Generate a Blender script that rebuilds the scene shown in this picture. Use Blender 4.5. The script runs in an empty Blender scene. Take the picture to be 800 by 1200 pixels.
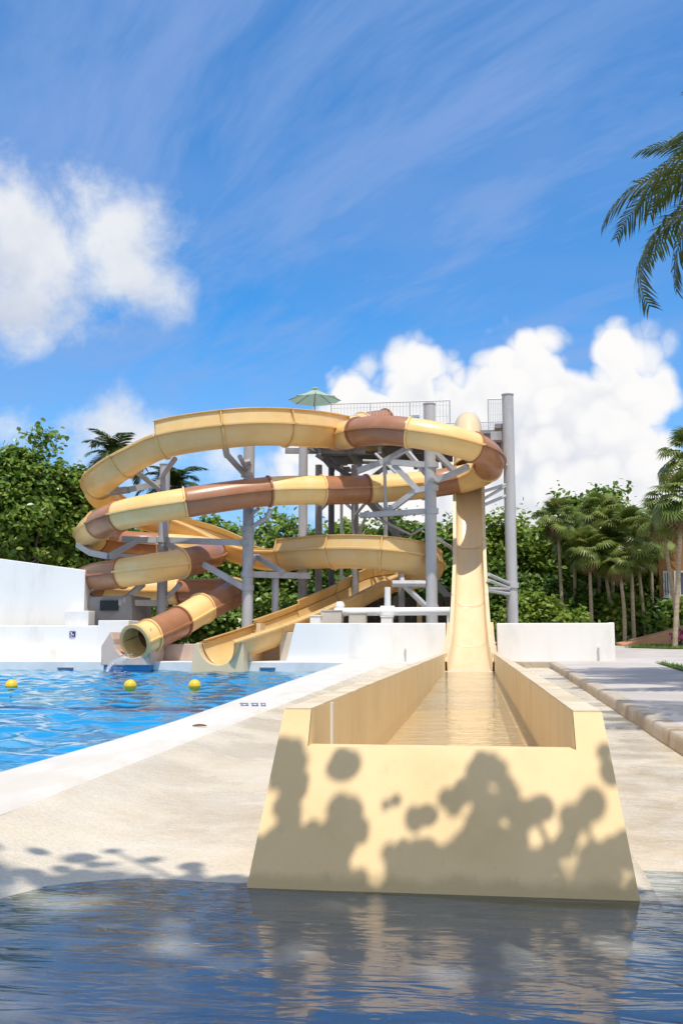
import bpy, math, random
import numpy as np
from mathutils import Vector, Matrix
R = math.radians
rng = np.random.default_rng(7)
random.seed(7)
scene = bpy.context.scene
C = scene.collection

# ------------------------------------------------------------------ camera
FPX = 1200 * 35.0 / 36.0
EYE = 1.074
PITCH = math.atan(151 / FPX)
YAW = math.atan(158 * math.cos(PITCH) / FPX)
cp, sp, cy_, sy_ = math.cos(PITCH), math.sin(PITCH), math.cos(YAW), math.sin(YAW)
VF = Vector((-sy_ * cp, cy_ * cp, sp))
VR = Vector((cy_, sy_, 0))
VU = VR.cross(VF)
cam_d = bpy.data.cameras.new('camera')
cam = bpy.data.objects.new('camera', cam_d)
C.objects.link(cam)
cam.matrix_world = Matrix(((VR.x, VU.x, -VF.x, 0), (VR.y, VU.y, -VF.y, 0), (VR.z, VU.z, -VF.z, EYE), (0, 0, 0, 1)))
cam_d.sensor_fit = 'VERTICAL'
cam_d.sensor_height = 36
cam_d.lens = 35
cam_d.clip_start = 0.05
cam_d.clip_end = 3000
scene.camera = cam

def pdir(px, py):
    return VF + VR * ((px - 400) / FPX) + VU * ((600 - py) / FPX)

def at(px, py, Y):
    """world point seen at that spot of the photograph at world distance Y"""
    d = pdir(px, py)
    return Vector((0, 0, EYE)) + d * (Y / d.y)

# ------------------------------------------------------------------ light
SUN_EL, SUN_AZ = R(69), R(160)
SDIR = Vector((math.sin(SUN_AZ) * math.cos(SUN_EL), math.cos(SUN_AZ) * math.cos(SUN_EL), math.sin(SUN_EL)))
sun_d = bpy.data.lights.new('sun', 'SUN')
sun_d.energy = 3.2
sun_d.angle = R(0.53)
sun_d.color = (1.0, 0.95, 0.87)
sun = bpy.data.objects.new('sun', sun_d)
C.objects.link(sun)
sun.rotation_euler = (-SDIR).to_track_quat('-Z', 'Y').to_euler()
sun.location = SDIR * 60
scene.view_settings.view_transform = 'Standard'
scene.view_settings.look = 'None'
scene.view_settings.gamma = 1
scene.view_settings.exposure = 0.42
scene.view_settings.use_curve_mapping = False
scene.cycles.max_bounces = 8
scene.cycles.diffuse_bounces = 4
scene.cycles.glossy_bounces = 3
scene.cycles.transmission_bounces = 4
scene.cycles.caustics_reflective = False
scene.cycles.caustics_refractive = False

# ------------------------------------------------------------------ world: blue sky with cumulus and thin cirrus
world = bpy.data.worlds.new('World')
scene.world = world
world.use_nodes = True
world.cycles.sampling_method = 'MANUAL'
world.cycles.sample_map_resolution = 256
W = world.node_tree
W.nodes.clear()

class NB:
    """small node builder"""
    def __init__(s, tree): s.t = tree
    def n(s, typ, ins=None, **props):
        nd = s.t.nodes.new(typ)
        for k, v in props.items(): setattr(nd, k, v)
        if ins:
            for k, v in ins.items():
                if isinstance(v, bpy.types.NodeSocket): s.t.links.new(v, nd.inputs[k])
                else: nd.inputs[k].default_value = v
        return nd
    def math(s, op, a, b=None, c=None, clamp=False):
        ins = {0: a}
        if b is not None: ins[1] = b
        if c is not None: ins[2] = c
        nd = s.n('ShaderNodeMath', ins, operation=op)
        nd.use_clamp = clamp
        return nd.outputs[0]
    def vm(s, op, a, b=None):
        ins = {0: a}
        if b is not None: ins[1] = b
        return s.n('ShaderNodeVectorMath', ins, operation=op)
    def noise(s, vec, scale, detail=5, rough=0.55, dist=0.0):
        return s.n('ShaderNodeTexNoise', {'Vector': vec, 'Scale': scale, 'Detail': detail, 'Roughness': rough, 'Distortion': dist}).outputs['Fac']
    def mix(s, fac, a, b, blend='MIX'):
        nd = s.n('ShaderNodeMix', data_type='RGBA', blend_type=blend)
        for i, v in ((0, fac), (6, a), (7, b)):
            if isinstance(v, bpy.types.NodeSocket): s.t.links.new(v, nd.inputs[i])
            else: nd.inputs[i].default_value = v
        return nd.outputs[2]
    def ramp(s, v, lo, hi, a=0.0, b=1.0, smooth=True):
        nd = s.n('ShaderNodeMapRange', {'Value': v, 'From Min': lo, 'From Max': hi, 'To Min': a, 'To Max': b})
        nd.interpolation_type = 'SMOOTHSTEP' if smooth else 'LINEAR'
        return nd.outputs[0]

w = NB(W)
dirv = w.n('ShaderNodeTexCoord').outputs['Generated']
sky = w.n('ShaderNodeTexSky')
sky.sky_type = 'NISHITA'
sky.sun_disc = False
sky.sun_elevation = SUN_EL
sky.sun_rotation = SUN_AZ
sky.air_density = 1.0
sky.dust_density = 0.35
sky.ozone_density = 2.2
skyc = w.mix(1.0, sky.outputs[0], (0.28, 0.92, 1.36, 1), 'MULTIPLY')

def blobs(lst, vec):
    cur = None
    for px, py, r in lst:
        c = pdir(px, py).normalized()
        d = w.vm('DISTANCE', vec, tuple(c)).outputs['Value']
        d = w.math('SUBTRACT', d, r / FPX)
        cur = d if cur is None else w.n('ShaderNodeMath', {0: cur, 1: d, 2: 0.03}, operation='SMOOTH_MIN').outputs[0]
    return cur

sepd = w.n('ShaderNodeSeparateXYZ', {0: dirv})
elev = sepd.outputs[2]
warp = w.n('ShaderNodeTexNoise', {'Vector': dirv, 'Scale': 9.0, 'Detail': 3.0})
wv = w.vm('SUBTRACT', warp.outputs['Color'], (0.5, 0.5, 0.5)).outputs[0]
wv = w.vm('MULTIPLY', wv, (0.05, 0.05, 0.05)).outputs[0]
dw = w.vm('ADD', dirv, wv).outputs[0]
# lumpy cumulus edge: billow made of cells plus fine fractal noise
v1 = w.n('ShaderNodeTexVoronoi', {'Vector': dw, 'Scale': 20.0}, feature='F1').outputs['Distance']
v2 = w.n('ShaderNodeTexVoronoi', {'Vector': dw, 'Scale': 46.0}, feature='F1').outputs['Distance']
b1 = w.math('SUBTRACT', 0.5, w.math('MULTIPLY', v1, v1))
b2 = w.math('SUBTRACT', 0.5, w.math('MULTIPLY', v2, v2))
billow = w.math('ADD', b1, w.math('MULTIPLY', b2, 0.5))
fine = w.noise(dw, 16.0, 6, 0.6)
fine0 = w.math('SUBTRACT', fine, 0.5)
cum = blobs([(425, 480, 46), (488, 464, 54), (545, 468, 58), (603, 440, 46), (648, 458, 48), (713, 420, 34), (700, 490, 70),
             (775, 448, 30), (620, 545, 115), (500, 560, 120), (710, 560, 84), (410, 560, 70)], dirv)
cd = w.math('ADD', w.math('MULTIPLY', cum, -1.0), w.math('MULTIPLY', w.math('SUBTRACT', billow, 0.25), 0.050))
cd = w.math('ADD', cd, w.math('MULTIPLY', fine0, 0.045))
cum_a = w.ramp(cd, -0.010, 0.018)
# the softer drifting clouds
soft = blobs([(35, 305, 74), (118, 268, 50), (12, 245, 40), (40, 352, 52), (148, 318, 52), (198, 342, 24), (90, 366, 36),
              (128, 508, 44), (170, 520, 26), (12, 505, 14), (330, 560, 30), (270, 545, 22), (395, 560, 40)], dirv)
sd = w.math('ADD', w.math('MULTIPLY', soft, -1.0), w.math('MULTIPLY', w.math('SUBTRACT', w.noise(dw, 10.0, 6, 0.62), 0.5), 0.15))
soft_a = w.math('MULTIPLY', w.ramp(sd, -0.020, 0.034), 0.90)
# cumulus outside the view, cover thickened to brighten and neutralise the fill light
ring = w.noise(w.vm('MULTIPLY', dw, (1.0, 1.0, 1.9)).outputs[0], 3.6, 5, 0.6)
band = w.math('MULTIPLY', w.ramp(elev, 0.0, 0.06), w.ramp(elev, 1.02, 0.55))
gen_a = w.math('MULTIPLY', w.ramp(ring, 0.42, 0.52), band)
yfront = w.ramp(w.vm('DOT_PRODUCT', dirv, tuple(VF)).outputs['Value'], 0.80, 0.70)   # other directions only: this way the clouds above stand
gen_a = w.math('MULTIPLY', gen_a, yfront)
# cirrus: long thin streaks high up, mapped on a flat layer overhead so that they run in parallel bands
ez = w.math('MAXIMUM', elev, 0.06)
flat = w.vm('DIVIDE', dirv, w.n('ShaderNodeCombineXYZ', {0: ez, 1: ez, 2: ez}).outputs[0]).outputs[0]
fw1 = w.vm('SUBTRACT', w.n('ShaderNodeTexNoise', {'Vector': flat, 'Scale': 0.5, 'Detail': 3.0}).outputs['Color'], (0.5, 0.5, 0.5)).outputs[0]
flatw = w.vm('ADD', flat, w.vm('MULTIPLY', fw1, (0.6, 0.6, 0)).outputs[0]).outputs[0]
sa = R(128)      # azimuth the streaks run along (from +x, anticlockwise)
cu = w.vm('DOT_PRODUCT', flatw, (math.cos(sa), math.sin(sa), 0)).outputs['Value']
cv = w.vm('DOT_PRODUCT', flatw, (-math.sin(sa), math.cos(sa), 0)).outputs['Value']
ci_v = w.n('ShaderNodeCombineXYZ', {0: w.math('MULTIPLY', cu, 0.45), 1: w.math('MULTIPLY', cv, 1.5), 2: 0.3}).outputs[0]
ci = w.noise(ci_v, 1.5, 6, 0.64, 0.25)
ci2 = w.noise(w.vm('ADD', flat, (2.7, 0.4, 0)).outputs[0], 0.42, 3, 0.5)
cirrus = w.math('MULTIPLY', w.ramp(ci, 0.36, 0.70), w.ramp(ci2, 0.30, 0.54))
cirrus = w.math('MULTIPLY', cirrus, 0.66)
veil = w.math('MULTIPLY', w.ramp(w.noise(w.vm('ADD', flatw, (0.3, 7.7, 0)).outputs[0], 0.32, 4, 0.55), 0.40, 0.62), 0.50)
thin = w.math('MULTIPLY', w.math('MAXIMUM', cirrus, veil), w.ramp(elev, 0.10, 0.30))
# cloud light: shade from depth in the cloud and from a second, shifted sample
body = w.noise(dirv, 7.5, 4, 0.55)
deep = w.ramp(cd, 0.05, 0.15)
low = w.ramp(elev, 0.29, 0.15)
crease = w.math('MULTIPLY', w.ramp(billow, 0.55, 0.10), w.ramp(cd, 0.01, 0.06))
shade = w.math('MULTIPLY', w.math('MULTIPLY', deep, w.ramp(body, 0.42, 0.62)), w.math('ADD', 0.35, w.math('MULTIPLY', low, 0.65)))
shade = w.math('ADD', w.math('MULTIPLY', shade, 0.95), w.math('MULTIPLY', crease, 0.48), None, True)
CW = 6.7
cumcol = w.mix(shade, (CW, CW * 0.99, CW * 0.985, 1), (CW * 0.50, CW * 0.57, CW * 0.72, 1))
softsh = w.ramp(w.noise(dw, 8.0, 4, 0.55), 0.40, 0.80)
softcol = w.mix(softsh, (CW * 0.92, CW * 0.93, CW * 0.94, 1), (CW * 0.58, CW * 0.63, CW * 0.74, 1))
skyc = w.mix(w.ramp(elev, 0.34, 0.0, 0.0, 0.75), skyc, (3.1, 4.1, 5.7, 1))      # paler towards the horizon
out = w.mix(thin, skyc, (1.95, 2.95, 5.3, 1))
out = w.mix(gen_a, out, (CW * 0.97, CW * 0.96, CW * 0.95, 1))
out = w.mix(soft_a, out, softcol)
out = w.mix(cum_a, out, cumcol)
bg = w.n('ShaderNodeBackground', {'Color': out, 'Strength': 0.11})
w.n('ShaderNodeOutputWorld', {'Surface': bg.outputs[0]})

# ------------------------------------------------------------------ materials
M = {}
def mat(name, c1, c2=None, scale=3.0, rough=0.6, bump=0.0, bscale=30.0, spec=0.5, coat=0.0, transl=0.0, stretch=(1, 1, 1),
        c3=None, s3=0.7, lo=0.35, hi=0.65, rough2=None, metal=0.0, bdist=0.02):
    m = bpy.data.materials.new(name)
    m.use_nodes = True
    t = m.node_tree
    t.nodes.clear()
    b = NB(t)
    pos = b.n('ShaderNodeNewGeometry').outputs['Position']
    pv = b.vm('MULTIPLY', pos, stretch).outputs[0]
    c1 = (*c1, 1)
    col = c1
    if c2 is not None:
        f = b.ramp(b.noise(pv, scale, 6, 0.6), lo, hi)
        col = b.mix(f, c1, (*c2, 1))
    if c3 is not None:
        f = b.ramp(b.noise(pv, s3, 5, 0.6), 0.52, 0.72)
        col = b.mix(f, col, (*c3, 1))
    if name == 'channel_paint':
        sz = b.n('ShaderNodeSeparateXYZ', {0: pos})
        n1 = b.noise(b.vm('MULTIPLY', pos, (1, 1, 0.25)).outputs[0], 7.0, 5, 0.65)
        hgt = b.math('SUBTRACT', sz.outputs[2], b.math('MULTIPLY', n1, 0.09))
        col = b.mix(b.ramp(hgt, 0.035, -0.02, 0, 0.6), col, (0.46, 0.335, 0.155, 1))
        drip = b.noise(b.vm('MULTIPLY', pos, (1, 1, 0.12)).outputs[0], 16.0, 4, 0.6)
        col = b.mix(b.ramp(drip, 0.60, 0.78, 0, 0.28), col, (0.52, 0.385, 0.20, 1))
        chip = b.noise(pos, 38.0, 3, 0.5)
        col = b.mix(b.ramp(chip, 0.735, 0.75, 0, 0.5), col, (0.55, 0.46, 0.34, 1))
    bs = b.n('ShaderNodeBsdfPrincipled', {'Roughness': rough, 'Metallic': metal})
    bs.inputs['Specular IOR Level'].default_value = spec
    bs.inputs['Coat Weight'].default_value = coat
    bs.inputs['Coat Roughness'].default_value = 0.15
    if isinstance(col, tuple): bs.inputs['Base Color'].default_value = col
    else: t.links.new(col, bs.inputs['Base Color'])
    if rough2 is not None:
        t.links.new(b.ramp(b.noise(pv, scale * 1.7, 5, 0.6), 0.35, 0.65, rough, rough2), bs.inputs['Roughness'])
    if bump:
        h = b.noise(pos, bscale, 6, 0.6)
        bp = b.n('ShaderNodeBump', {'Height': h, 'Strength': bump, 'Distance': bdist})
        t.links.new(bp.outputs[0], bs.inputs['Normal'])
    sh = bs.outputs[0]
    if transl:
        tr = b.n('ShaderNodeBsdfTranslucent')
        if isinstance(col, tuple): tr.inputs[0].default_value = col
        else: t.links.new(col, tr.inputs[0])
        sh = b.n('ShaderNodeMixShader', {0: transl, 1: sh, 2: tr.outputs[0]}).outputs[0]
    b.n('ShaderNodeOutputMaterial', {'Surface': sh})
    M[name] = m
    return m

mat('yellow_tube', (0.92, 0.615, 0.255), (0.88, 0.565, 0.21), 1.6, 0.33, 0.03, 60, 0.5, 0.25, 0.03, c3=(0.88, 0.65, 0.32), s3=0.9)
mat('yellow_fibreglass', (0.92, 0.70, 0.34), (0.89, 0.65, 0.28), 1.6, 0.33, 0.03, 60, 0.5, 0.25, 0.38, c3=(0.90, 0.70, 0.38), s3=0.9)
mat('brown_fibreglass', (0.46, 0.205, 0.10), (0.39, 0.165, 0.075), 2.2, 0.34, 0.03, 60, 0.5, 0.3, 0.08, c3=(0.44, 0.22, 0.12), s3=1.1)
mat('slide_cream', (0.83, 0.645, 0.40), (0.80, 0.60, 0.35), 1.2, 0.4, 0.02, 50, 0.5, 0.15, 0.1, stretch=(2.5, 1, 0.35))
mat('channel_paint', (0.84, 0.60, 0.315), (0.81, 0.565, 0.285), 2.2, 0.62, 0.28, 140, 0.35, c3=(0.73, 0.51, 0.25), s3=1.3, bdist=0.004)
mat('channel_inner', (0.81, 0.61, 0.33), (0.75, 0.54, 0.27), 1.6, 0.45, 0.1, 60, 0.5, stretch=(1, 1.2, 0.7), c3=(0.66, 0.48, 0.24), s3=1.2)
mat('channel_top', (0.72, 0.61, 0.44), (0.58, 0.46, 0.30), 2.6, 0.6, 0.15, 70, 0.35)
mat('channel_floor', (0.80, 0.64, 0.38), (0.74, 0.56, 0.30), 3.0, 0.5, 0.1, 40)
mat('joint_white', (0.78, 0.76, 0.70), rough=0.6)
mat('white_paint', (0.88, 0.845, 0.795), (0.84, 0.805, 0.755), 0.9, 0.7, 0.06, 40, 0.3, c3=(0.74, 0.70, 0.64), s3=0.9, stretch=(1, 1, 0.3))
mat('white_deck', (0.78, 0.77, 0.74), (0.70, 0.685, 0.655), 1.5, 0.65, 0.15, 50, 0.35, c3=(0.64, 0.62, 0.58), s3=0.7)
mat('coping', (0.70, 0.66, 0.60), (0.64, 0.595, 0.53), 1.6, 0.6, 0.25, 60, 0.35, c3=(0.62, 0.56, 0.475), s3=0.8, stretch=(2, 0.7, 1), bdist=0.008)
mat('beige_concrete', (0.60, 0.54, 0.46), (0.52, 0.46, 0.385), 1.2, 0.75, 0.15, 30)
mat('grey_concrete', (0.34, 0.315, 0.30), (0.27, 0.25, 0.235), 1.5, 0.8, 0.2, 25)
mat('pink_plaster', (0.62, 0.475, 0.39), (0.55, 0.405, 0.33), 1.8, 0.7, 0.12, 30)
mat('grey_steel', (0.50, 0.495, 0.505), (0.44, 0.435, 0.445), 2.0, 0.42, 0.03, 50, 0.5, stretch=(1, 1, 0.3), c3=(0.34, 0.335, 0.34), s3=1.4)
mat('dark_steel', (0.10, 0.10, 0.115), (0.075, 0.075, 0.085), 2.0, 0.5)
mat('deck_steel', (0.31, 0.295, 0.295), (0.24, 0.23, 0.23), 2.0, 0.6, 0.1, 20)
mat('rail_metal', (0.52, 0.53, 0.55), rough=0.4)
mat('white_pipe', (0.78, 0.78, 0.77), rough=0.35)
mat('green_canvas', (0.46, 0.60, 0.49), (0.40, 0.54, 0.43), 3.0, 0.8, 0.05, 40, 0.2, transl=0.3)
mat('blue_plastic', (0.03, 0.28, 0.58), (0.05, 0.35, 0.65), 4.0, 0.4)
mat('sign_purple', (0.055, 0.03, 0.16), (0.07, 0.04, 0.19), 8, 0.4)
mat('sign_white', (0.8, 0.8, 0.8), rough=0.5)
mat('marking_blue', (0.12, 0.14, 0.30), (0.30, 0.32, 0.45), 30, 0.6, lo=0.45, hi=0.6)
mat('buoy_yellow', (0.88, 0.56, 0.03), (0.82, 0.50, 0.02), 12, 0.35, spec=0.5)
mat('rope', (0.6, 0.58, 0.5), rough=0.8)
mat('pool_tile_blue', (0.015, 0.16, 0.36), (0.02, 0.21, 0.43), 3, 0.35)
mat('pool_floor', (0.006, 0.36, 0.64), (0.012, 0.46, 0.74), 0.8, 0.6, c3=(0.008, 0.20, 0.52), s3=0.35)
mat('void_shade', (0.02, 0.03, 0.035), rough=0.8)
mat('pavement', (0.52, 0.47, 0.43), (0.44, 0.395, 0.36), 1.0, 0.8, 0.3, 40, 0.25, c3=(0.57, 0.52, 0.48), s3=0.5, bdist=0.01)
mat('kerb_concrete', (0.50, 0.44, 0.37), (0.44, 0.36, 0.26), 3.2, 0.75, 0.5, 26, 0.3, c3=(0.32, 0.22, 0.115), s3=3.0, bdist=0.02)
mat('earth', (0.115, 0.10, 0.06), (0.07, 0.085, 0.03), 0.4, 0.95, 0.5, 5)
mat('grass', (0.105, 0.20, 0.025), (0.155, 0.255, 0.035), 1.5, 0.6, transl=0.3)
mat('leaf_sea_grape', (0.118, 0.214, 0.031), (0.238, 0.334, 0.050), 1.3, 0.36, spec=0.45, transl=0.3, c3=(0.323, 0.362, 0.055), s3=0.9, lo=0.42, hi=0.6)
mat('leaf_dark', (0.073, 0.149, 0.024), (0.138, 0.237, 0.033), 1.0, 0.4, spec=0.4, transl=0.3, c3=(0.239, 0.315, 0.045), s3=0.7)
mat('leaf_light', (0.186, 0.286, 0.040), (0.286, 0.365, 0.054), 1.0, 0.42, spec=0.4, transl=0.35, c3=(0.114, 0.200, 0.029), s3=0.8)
mat('leaf_fan', (0.124, 0.182, 0.032), (0.220, 0.266, 0.057), 1.3, 0.42, spec=0.4, transl=0.25, c3=(0.352, 0.315, 0.097), s3=1.2)
mat('leaf_coconut', (0.041, 0.068, 0.013), (0.083, 0.105, 0.021), 1.8, 0.38, spec=0.45, transl=0.28)
mat('leaf_dry', (0.30, 0.22, 0.11), (0.22, 0.15, 0.07), 2.0, 0.8, transl=0.2)
mat('trunk_palm', (0.483, 0.391, 0.276), (0.356, 0.276, 0.184), 6.0, 0.85, 0.5, 20, 0.2, stretch=(0.460, 0.460, 2.875))
mat('trunk_dark', (0.10, 0.08, 0.06), (0.16, 0.13, 0.10), 4.0, 0.9, 0.5, 15, 0.2)
mat('rachis', (0.22, 0.21, 0.05), (0.16, 0.17, 0.04), 3.0, 0.5)
mat('orange_stucco', (0.33, 0.155, 0.05), (0.27, 0.12, 0.04), 1.0, 0.85, 0.15, 25)
mat('terracotta', (0.60, 0.33, 0.17), (0.52, 0.27, 0.13), 1.2, 0.8, 0.15, 25)
mat('window_white', (0.50, 0.50, 0.49), rough=0.5)
mat('window_glass', (0.03, 0.04, 0.05), rough=0.08, spec=0.8)
mat('flower', (0.38, 0.03, 0.16), (0.5, 0.06, 0.25), 8, 0.6, transl=0.3)
mat('fallen_leaf', (0.25, 0.14, 0.06), rough=0.7)
mat('deck_timber', (0.42, 0.30, 0.14), (0.34, 0.23, 0.10), 2, 0.7)

def water_mat(name, tint, refl_rough, waves, ior=1.33, density=1.0):
    """surface that mirrors by Fresnel and lets the tinted bed show through; waves = [(scale, stretch, strength)]"""
    m = bpy.data.materials.new(name)
    m.use_nodes = True
    t = m.node_tree
    t.nodes.clear()
    b = NB(t)
    pos = b.n('ShaderNodeNewGeometry').outputs['Position']
    h = None
    for sc, st, amp, di in waves:
        v = b.vm('MULTIPLY', pos, st).outputs[0]
        k = b.math('MULTIPLY', b.noise(v, sc, 3, 0.5, di), amp)
        h = k if h is None else b.math('ADD', h, k)
    bp = b.n('ShaderNodeBump', {'Height': h, 'Strength': 1.0, 'Distance': 1.0})
    fr = b.n('ShaderNodeFresnel', {'IOR': ior, 'Normal': bp.outputs[0]})
    gl = b.n('ShaderNodeBsdfGlossy', {'Color': (1, 1, 1, 1), 'Roughness': refl_rough, 'Normal': bp.outputs[0]})
    tr = b.n('ShaderNodeBsdfTransparent', {'Color': (*tint, 1)})
    sh = b.n('ShaderNodeMixShader', {0: fr.outputs[0], 1: tr.outputs[0], 2: gl.outputs[0]})
    b.n('ShaderNodeOutputMaterial', {'Surface': sh.outputs[0]})
    M[name] = m
    return m
water_mat('water_basin', (0.82, 0.88, 0.94), 0.02, [(1.7, (0.5, 1.2, 1), 0.009, 0.4), (5.0, (0.34, 1.5, 1), 0.0085, 0.8), (22, (0.5, 1.5, 1), 0.0005, 0.3)], ior=1.5)
water_mat('water_pool', (0.62, 0.88, 0.98), 0.02, [(5, (0.6, 1.4, 1), 0.008, 0.5), (16, (0.7, 1.2, 1), 0.0022, 0.3)])
water_mat('water_channel', (0.97, 0.93, 0.84), 0.03, [(3.5, (0.9, 1.2, 1), 0.030, 0.6), (9.0, (0.8, 1.3, 1), 0.012, 0.7), (26.0, (0.8, 1.2, 1), 0.002, 0.5)])
water_mat('water_stream', (0.85, 0.93, 0.97), 0.25, [(12.0, (1, 1, 1), 0.03, 0.5)])

# basin floor: wet cream cement with golden stains (a material of its own: gloss follows the water film)
def basin_mat():
    m = bpy.data.materials.new('basin_cement')
    m.use_nodes = True
    t = m.node_tree
    t.nodes.clear()
    b = NB(t)
    pos = b.n('ShaderNodeNewGeometry').outputs['Position']
    sx = b.n('ShaderNodeSeparateXYZ', {0: pos})
    st = b.vm('MULTIPLY', pos, (1.0, 1.15, 1)).outputs[0]
    f = b.ramp(b.noise(st, 1.4, 7, 0.62), 0.36, 0.64)
    col = b.mix(f, (0.74, 0.655, 0.52, 1), (0.70, 0.60, 0.44, 1))
    f2 = b.ramp(b.noise(st, 0.9, 6, 0.65, 0.6), 0.48, 0.68)
    col = b.mix(b.math('MULTIPLY', f2, 0.6), col, (0.60, 0.48, 0.31, 1))
    gold = b.math('MULTIPLY', b.math('MULTIPLY', b.ramp(sx.outputs[0], 0.5, 1.1), 0.55), b.ramp(b.noise(pos, 3.4, 6, 0.65, 0.2), 0.42, 0.70))
    col = b.mix(gold, col, (0.47, 0.32, 0.12, 1))
    sp_ = b.ramp(b.noise(pos, 55, 3, 0.7), 0.3, 0.75)
    col = b.mix(b.math('MULTIPLY', sp_, 0.35), col, (0.34, 0.28, 0.19, 1))
    ed = b.math('ADD', sx.outputs[1], b.math('MULTIPLY', b.math('SUBTRACT', b.noise(pos, 3.0, 4, 0.6), 0.5), 0.5))
    col = b.mix(b.ramp(ed, 4.4, 3.1), col, (0.68, 0.68, 0.70, 1))       # cement greyed offshore: reflected sky and missing fill put into the colour
    wet = b.ramp(b.noise(st, 0.8, 5, 0.6), 0.35, 0.62)
    ro = b.ramp(wet, 0, 1, 0.42, 0.12)
    h = b.math('ADD', b.math('MULTIPLY', b.noise(pos, 70, 4, 0.6), 0.004), b.math('MULTIPLY', b.noise(b.vm('MULTIPLY', pos, (0.8, 1.3, 1)).outputs[0], 14, 4, 0.6, 0.3), 0.005))
    bp = b.n('ShaderNodeBump', {'Height': h, 'Strength': 0.8, 'Distance': 1.0})
    bs = b.n('ShaderNodeBsdfPrincipled', {'Base Color': col, 'Roughness': ro, 'Normal': bp.outputs[0]})
    bs.inputs['Specular IOR Level'].default_value = 0.5
    b.n('ShaderNodeOutputMaterial', {'Surface': bs.outputs[0]})
    M['basin_cement'] = m
basin_mat()

# ------------------------------------------------------------------ object helpers
def raw_mesh(name, verts, faces, smooth=False):
    me = bpy.data.meshes.new(name)
    me.from_pydata([tuple(v) for v in verts], [], faces)
    if smooth: me.polygons.foreach_set('use_smooth', [True] * len(me.polygons))
    me.update()
    return me

def obj(name, me, m, parent=None, label=None, cat=None, group=None, kind=None):
    o = bpy.data.objects.new(name, me)
    C.objects.link(o)
    if m and not me.materials: me.materials.append(M[m])
    if parent:
        o.parent = parent
        if not parent.parent: o.matrix_parent_inverse = parent.matrix_basis.inverted()     # all meshes are in world coordinates
    return tag(o, label, cat, group, kind)

def tag(o, label=None, cat=None, group=None, kind=None):
    for k, v in (('label', label), ('category', cat), ('group', group), ('kind', kind)):
        if v: o[k] = v
    return o

def thing(name, label, cat, loc=(0, 0, 0), group=None):
    o = bpy.data.objects.new(name, None)
    C.objects.link(o)
    o.location = loc
    o.empty_display_size = 0.2
    return tag(o, label, cat, group)

class MB:
    def __init__(s): s.v = []; s.f = []
    def add(s, vs, fs):
        o = len(s.v)
        s.v += [tuple(v) for v in vs]
        s.f += [tuple(i + o for i in f) for f in fs]
        return s
    def box(s, x0, x1, y0, y1, z0, z1):
        return s.add([(x0, y0, z0), (x1, y0, z0), (x1, y1, z0), (x0, y1, z0), (x0, y0, z1), (x1, y0, z1), (x1, y1, z1), (x0, y1, z1)],
                     [(0, 3, 2, 1), (4, 5, 6, 7), (0, 1, 5, 4), (1, 2, 6, 5), (2, 3, 7, 6), (3, 0, 4, 7)])
    def prism(s, pts, y0, y1):
        """x-z outline (counter-clockwise seen from -y) extruded along y"""
        n = len(pts)
        vs = [(x, y0, z) for x, z in pts] + [(x, y1, z) for x, z in pts]
        fs = [tuple(range(n)), tuple(range(2 * n - 1, n - 1, -1))]
        fs += [(i, i + n, (i + 1) % n + n, (i + 1) % n) for i in range(n)]
        return s.add(vs, fs)
    def plan(s, pts, z0, z1):
        n = len(pts)
        vs = [(x, y, z0) for x, y in pts] + [(x, y, z1) for x, y in pts]
        fs = [tuple(range(n - 1, -1, -1)), tuple(range(n, 2 * n))]
        fs += [(i, (i + 1) % n, (i + 1) % n + n, i + n) for i in range(n)]
        return s.add(vs, fs)
    def tube(s, pts, rad, n=10, cap=True):
        pts = [Vector(p) for p in pts]
        rs = rad if isinstance(rad, (list, tuple)) else [rad] * len(pts)
        rings = []
        vs = []
        for i, p in enumerate(pts):
            t = (pts[min(i + 1, len(pts) - 1)] - pts[max(i - 1, 0)]).normalized()
            a = Vector((0, 0, 1)) if abs(t.z) < 0.9 else Vector((1, 0, 0))
            u = t.cross(a).normalized()
            v = u.cross(t)
            for k in range(n):
                an = 2 * math.pi * k / n
                vs.append(p + (u * math.cos(an) + v * math.sin(an)) * rs[i])
        fs = []
        for i in range(len(pts) - 1):
            for k in range(n):
                fs.append((i * n + k, i * n + (k + 1) % n, (i + 1) * n + (k + 1) % n, (i + 1) * n + k))
        if cap:
            fs.append(tuple(range(n - 1, -1, -1)))
            fs.append(tuple(range((len(pts) - 1) * n, len(pts) * n)))
        return s.add(vs, fs)
    def beam(s, a, b, wd, ht):
        a, b = Vector(a), Vector(b)
        t = (b - a).normalized()
        up = Vector((0, 0, 1)) if abs(t.z) < 0.95 else Vector((0, 1, 0))
        u = t.cross(up).normalized() * wd / 2
        v = u.cross(t).normalized() * ht / 2
        vs = [p + q for p in (a, b) for q in (-u - v, u - v, u + v, -u + v)]
        return s.add(vs, [(0, 1, 2, 3), (7, 6, 5, 4), (0, 4, 5, 1), (1, 5, 6, 2), (2, 6, 7, 3), (3, 7, 4, 0)])
    def grid(s, P):
        """P: array rows x cols x 3"""
        r, c = P.shape[:2]
        return s.add(P.reshape(-1, 3).tolist(), [(i * c + j, i * c + j + 1, (i + 1) * c + j + 1, (i + 1) * c + j) for i in range(r - 1) for j in range(c - 1)])
    def build(s, name, m, parent=None, smooth=False, bevel=0, **kw):
        me = raw_mesh(name, s.v, s.f, smooth)
        if smooth and smooth != True:
            me.set_sharp_from_angle(angle=R(smooth))
        o = obj(name, me, m, parent, **kw)
        if bevel:
            b = o.modifiers.new('bevel', 'BEVEL')
            b.width = bevel
            b.segments = 2
            b.limit_method = 'ANGLE'
        return o

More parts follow.
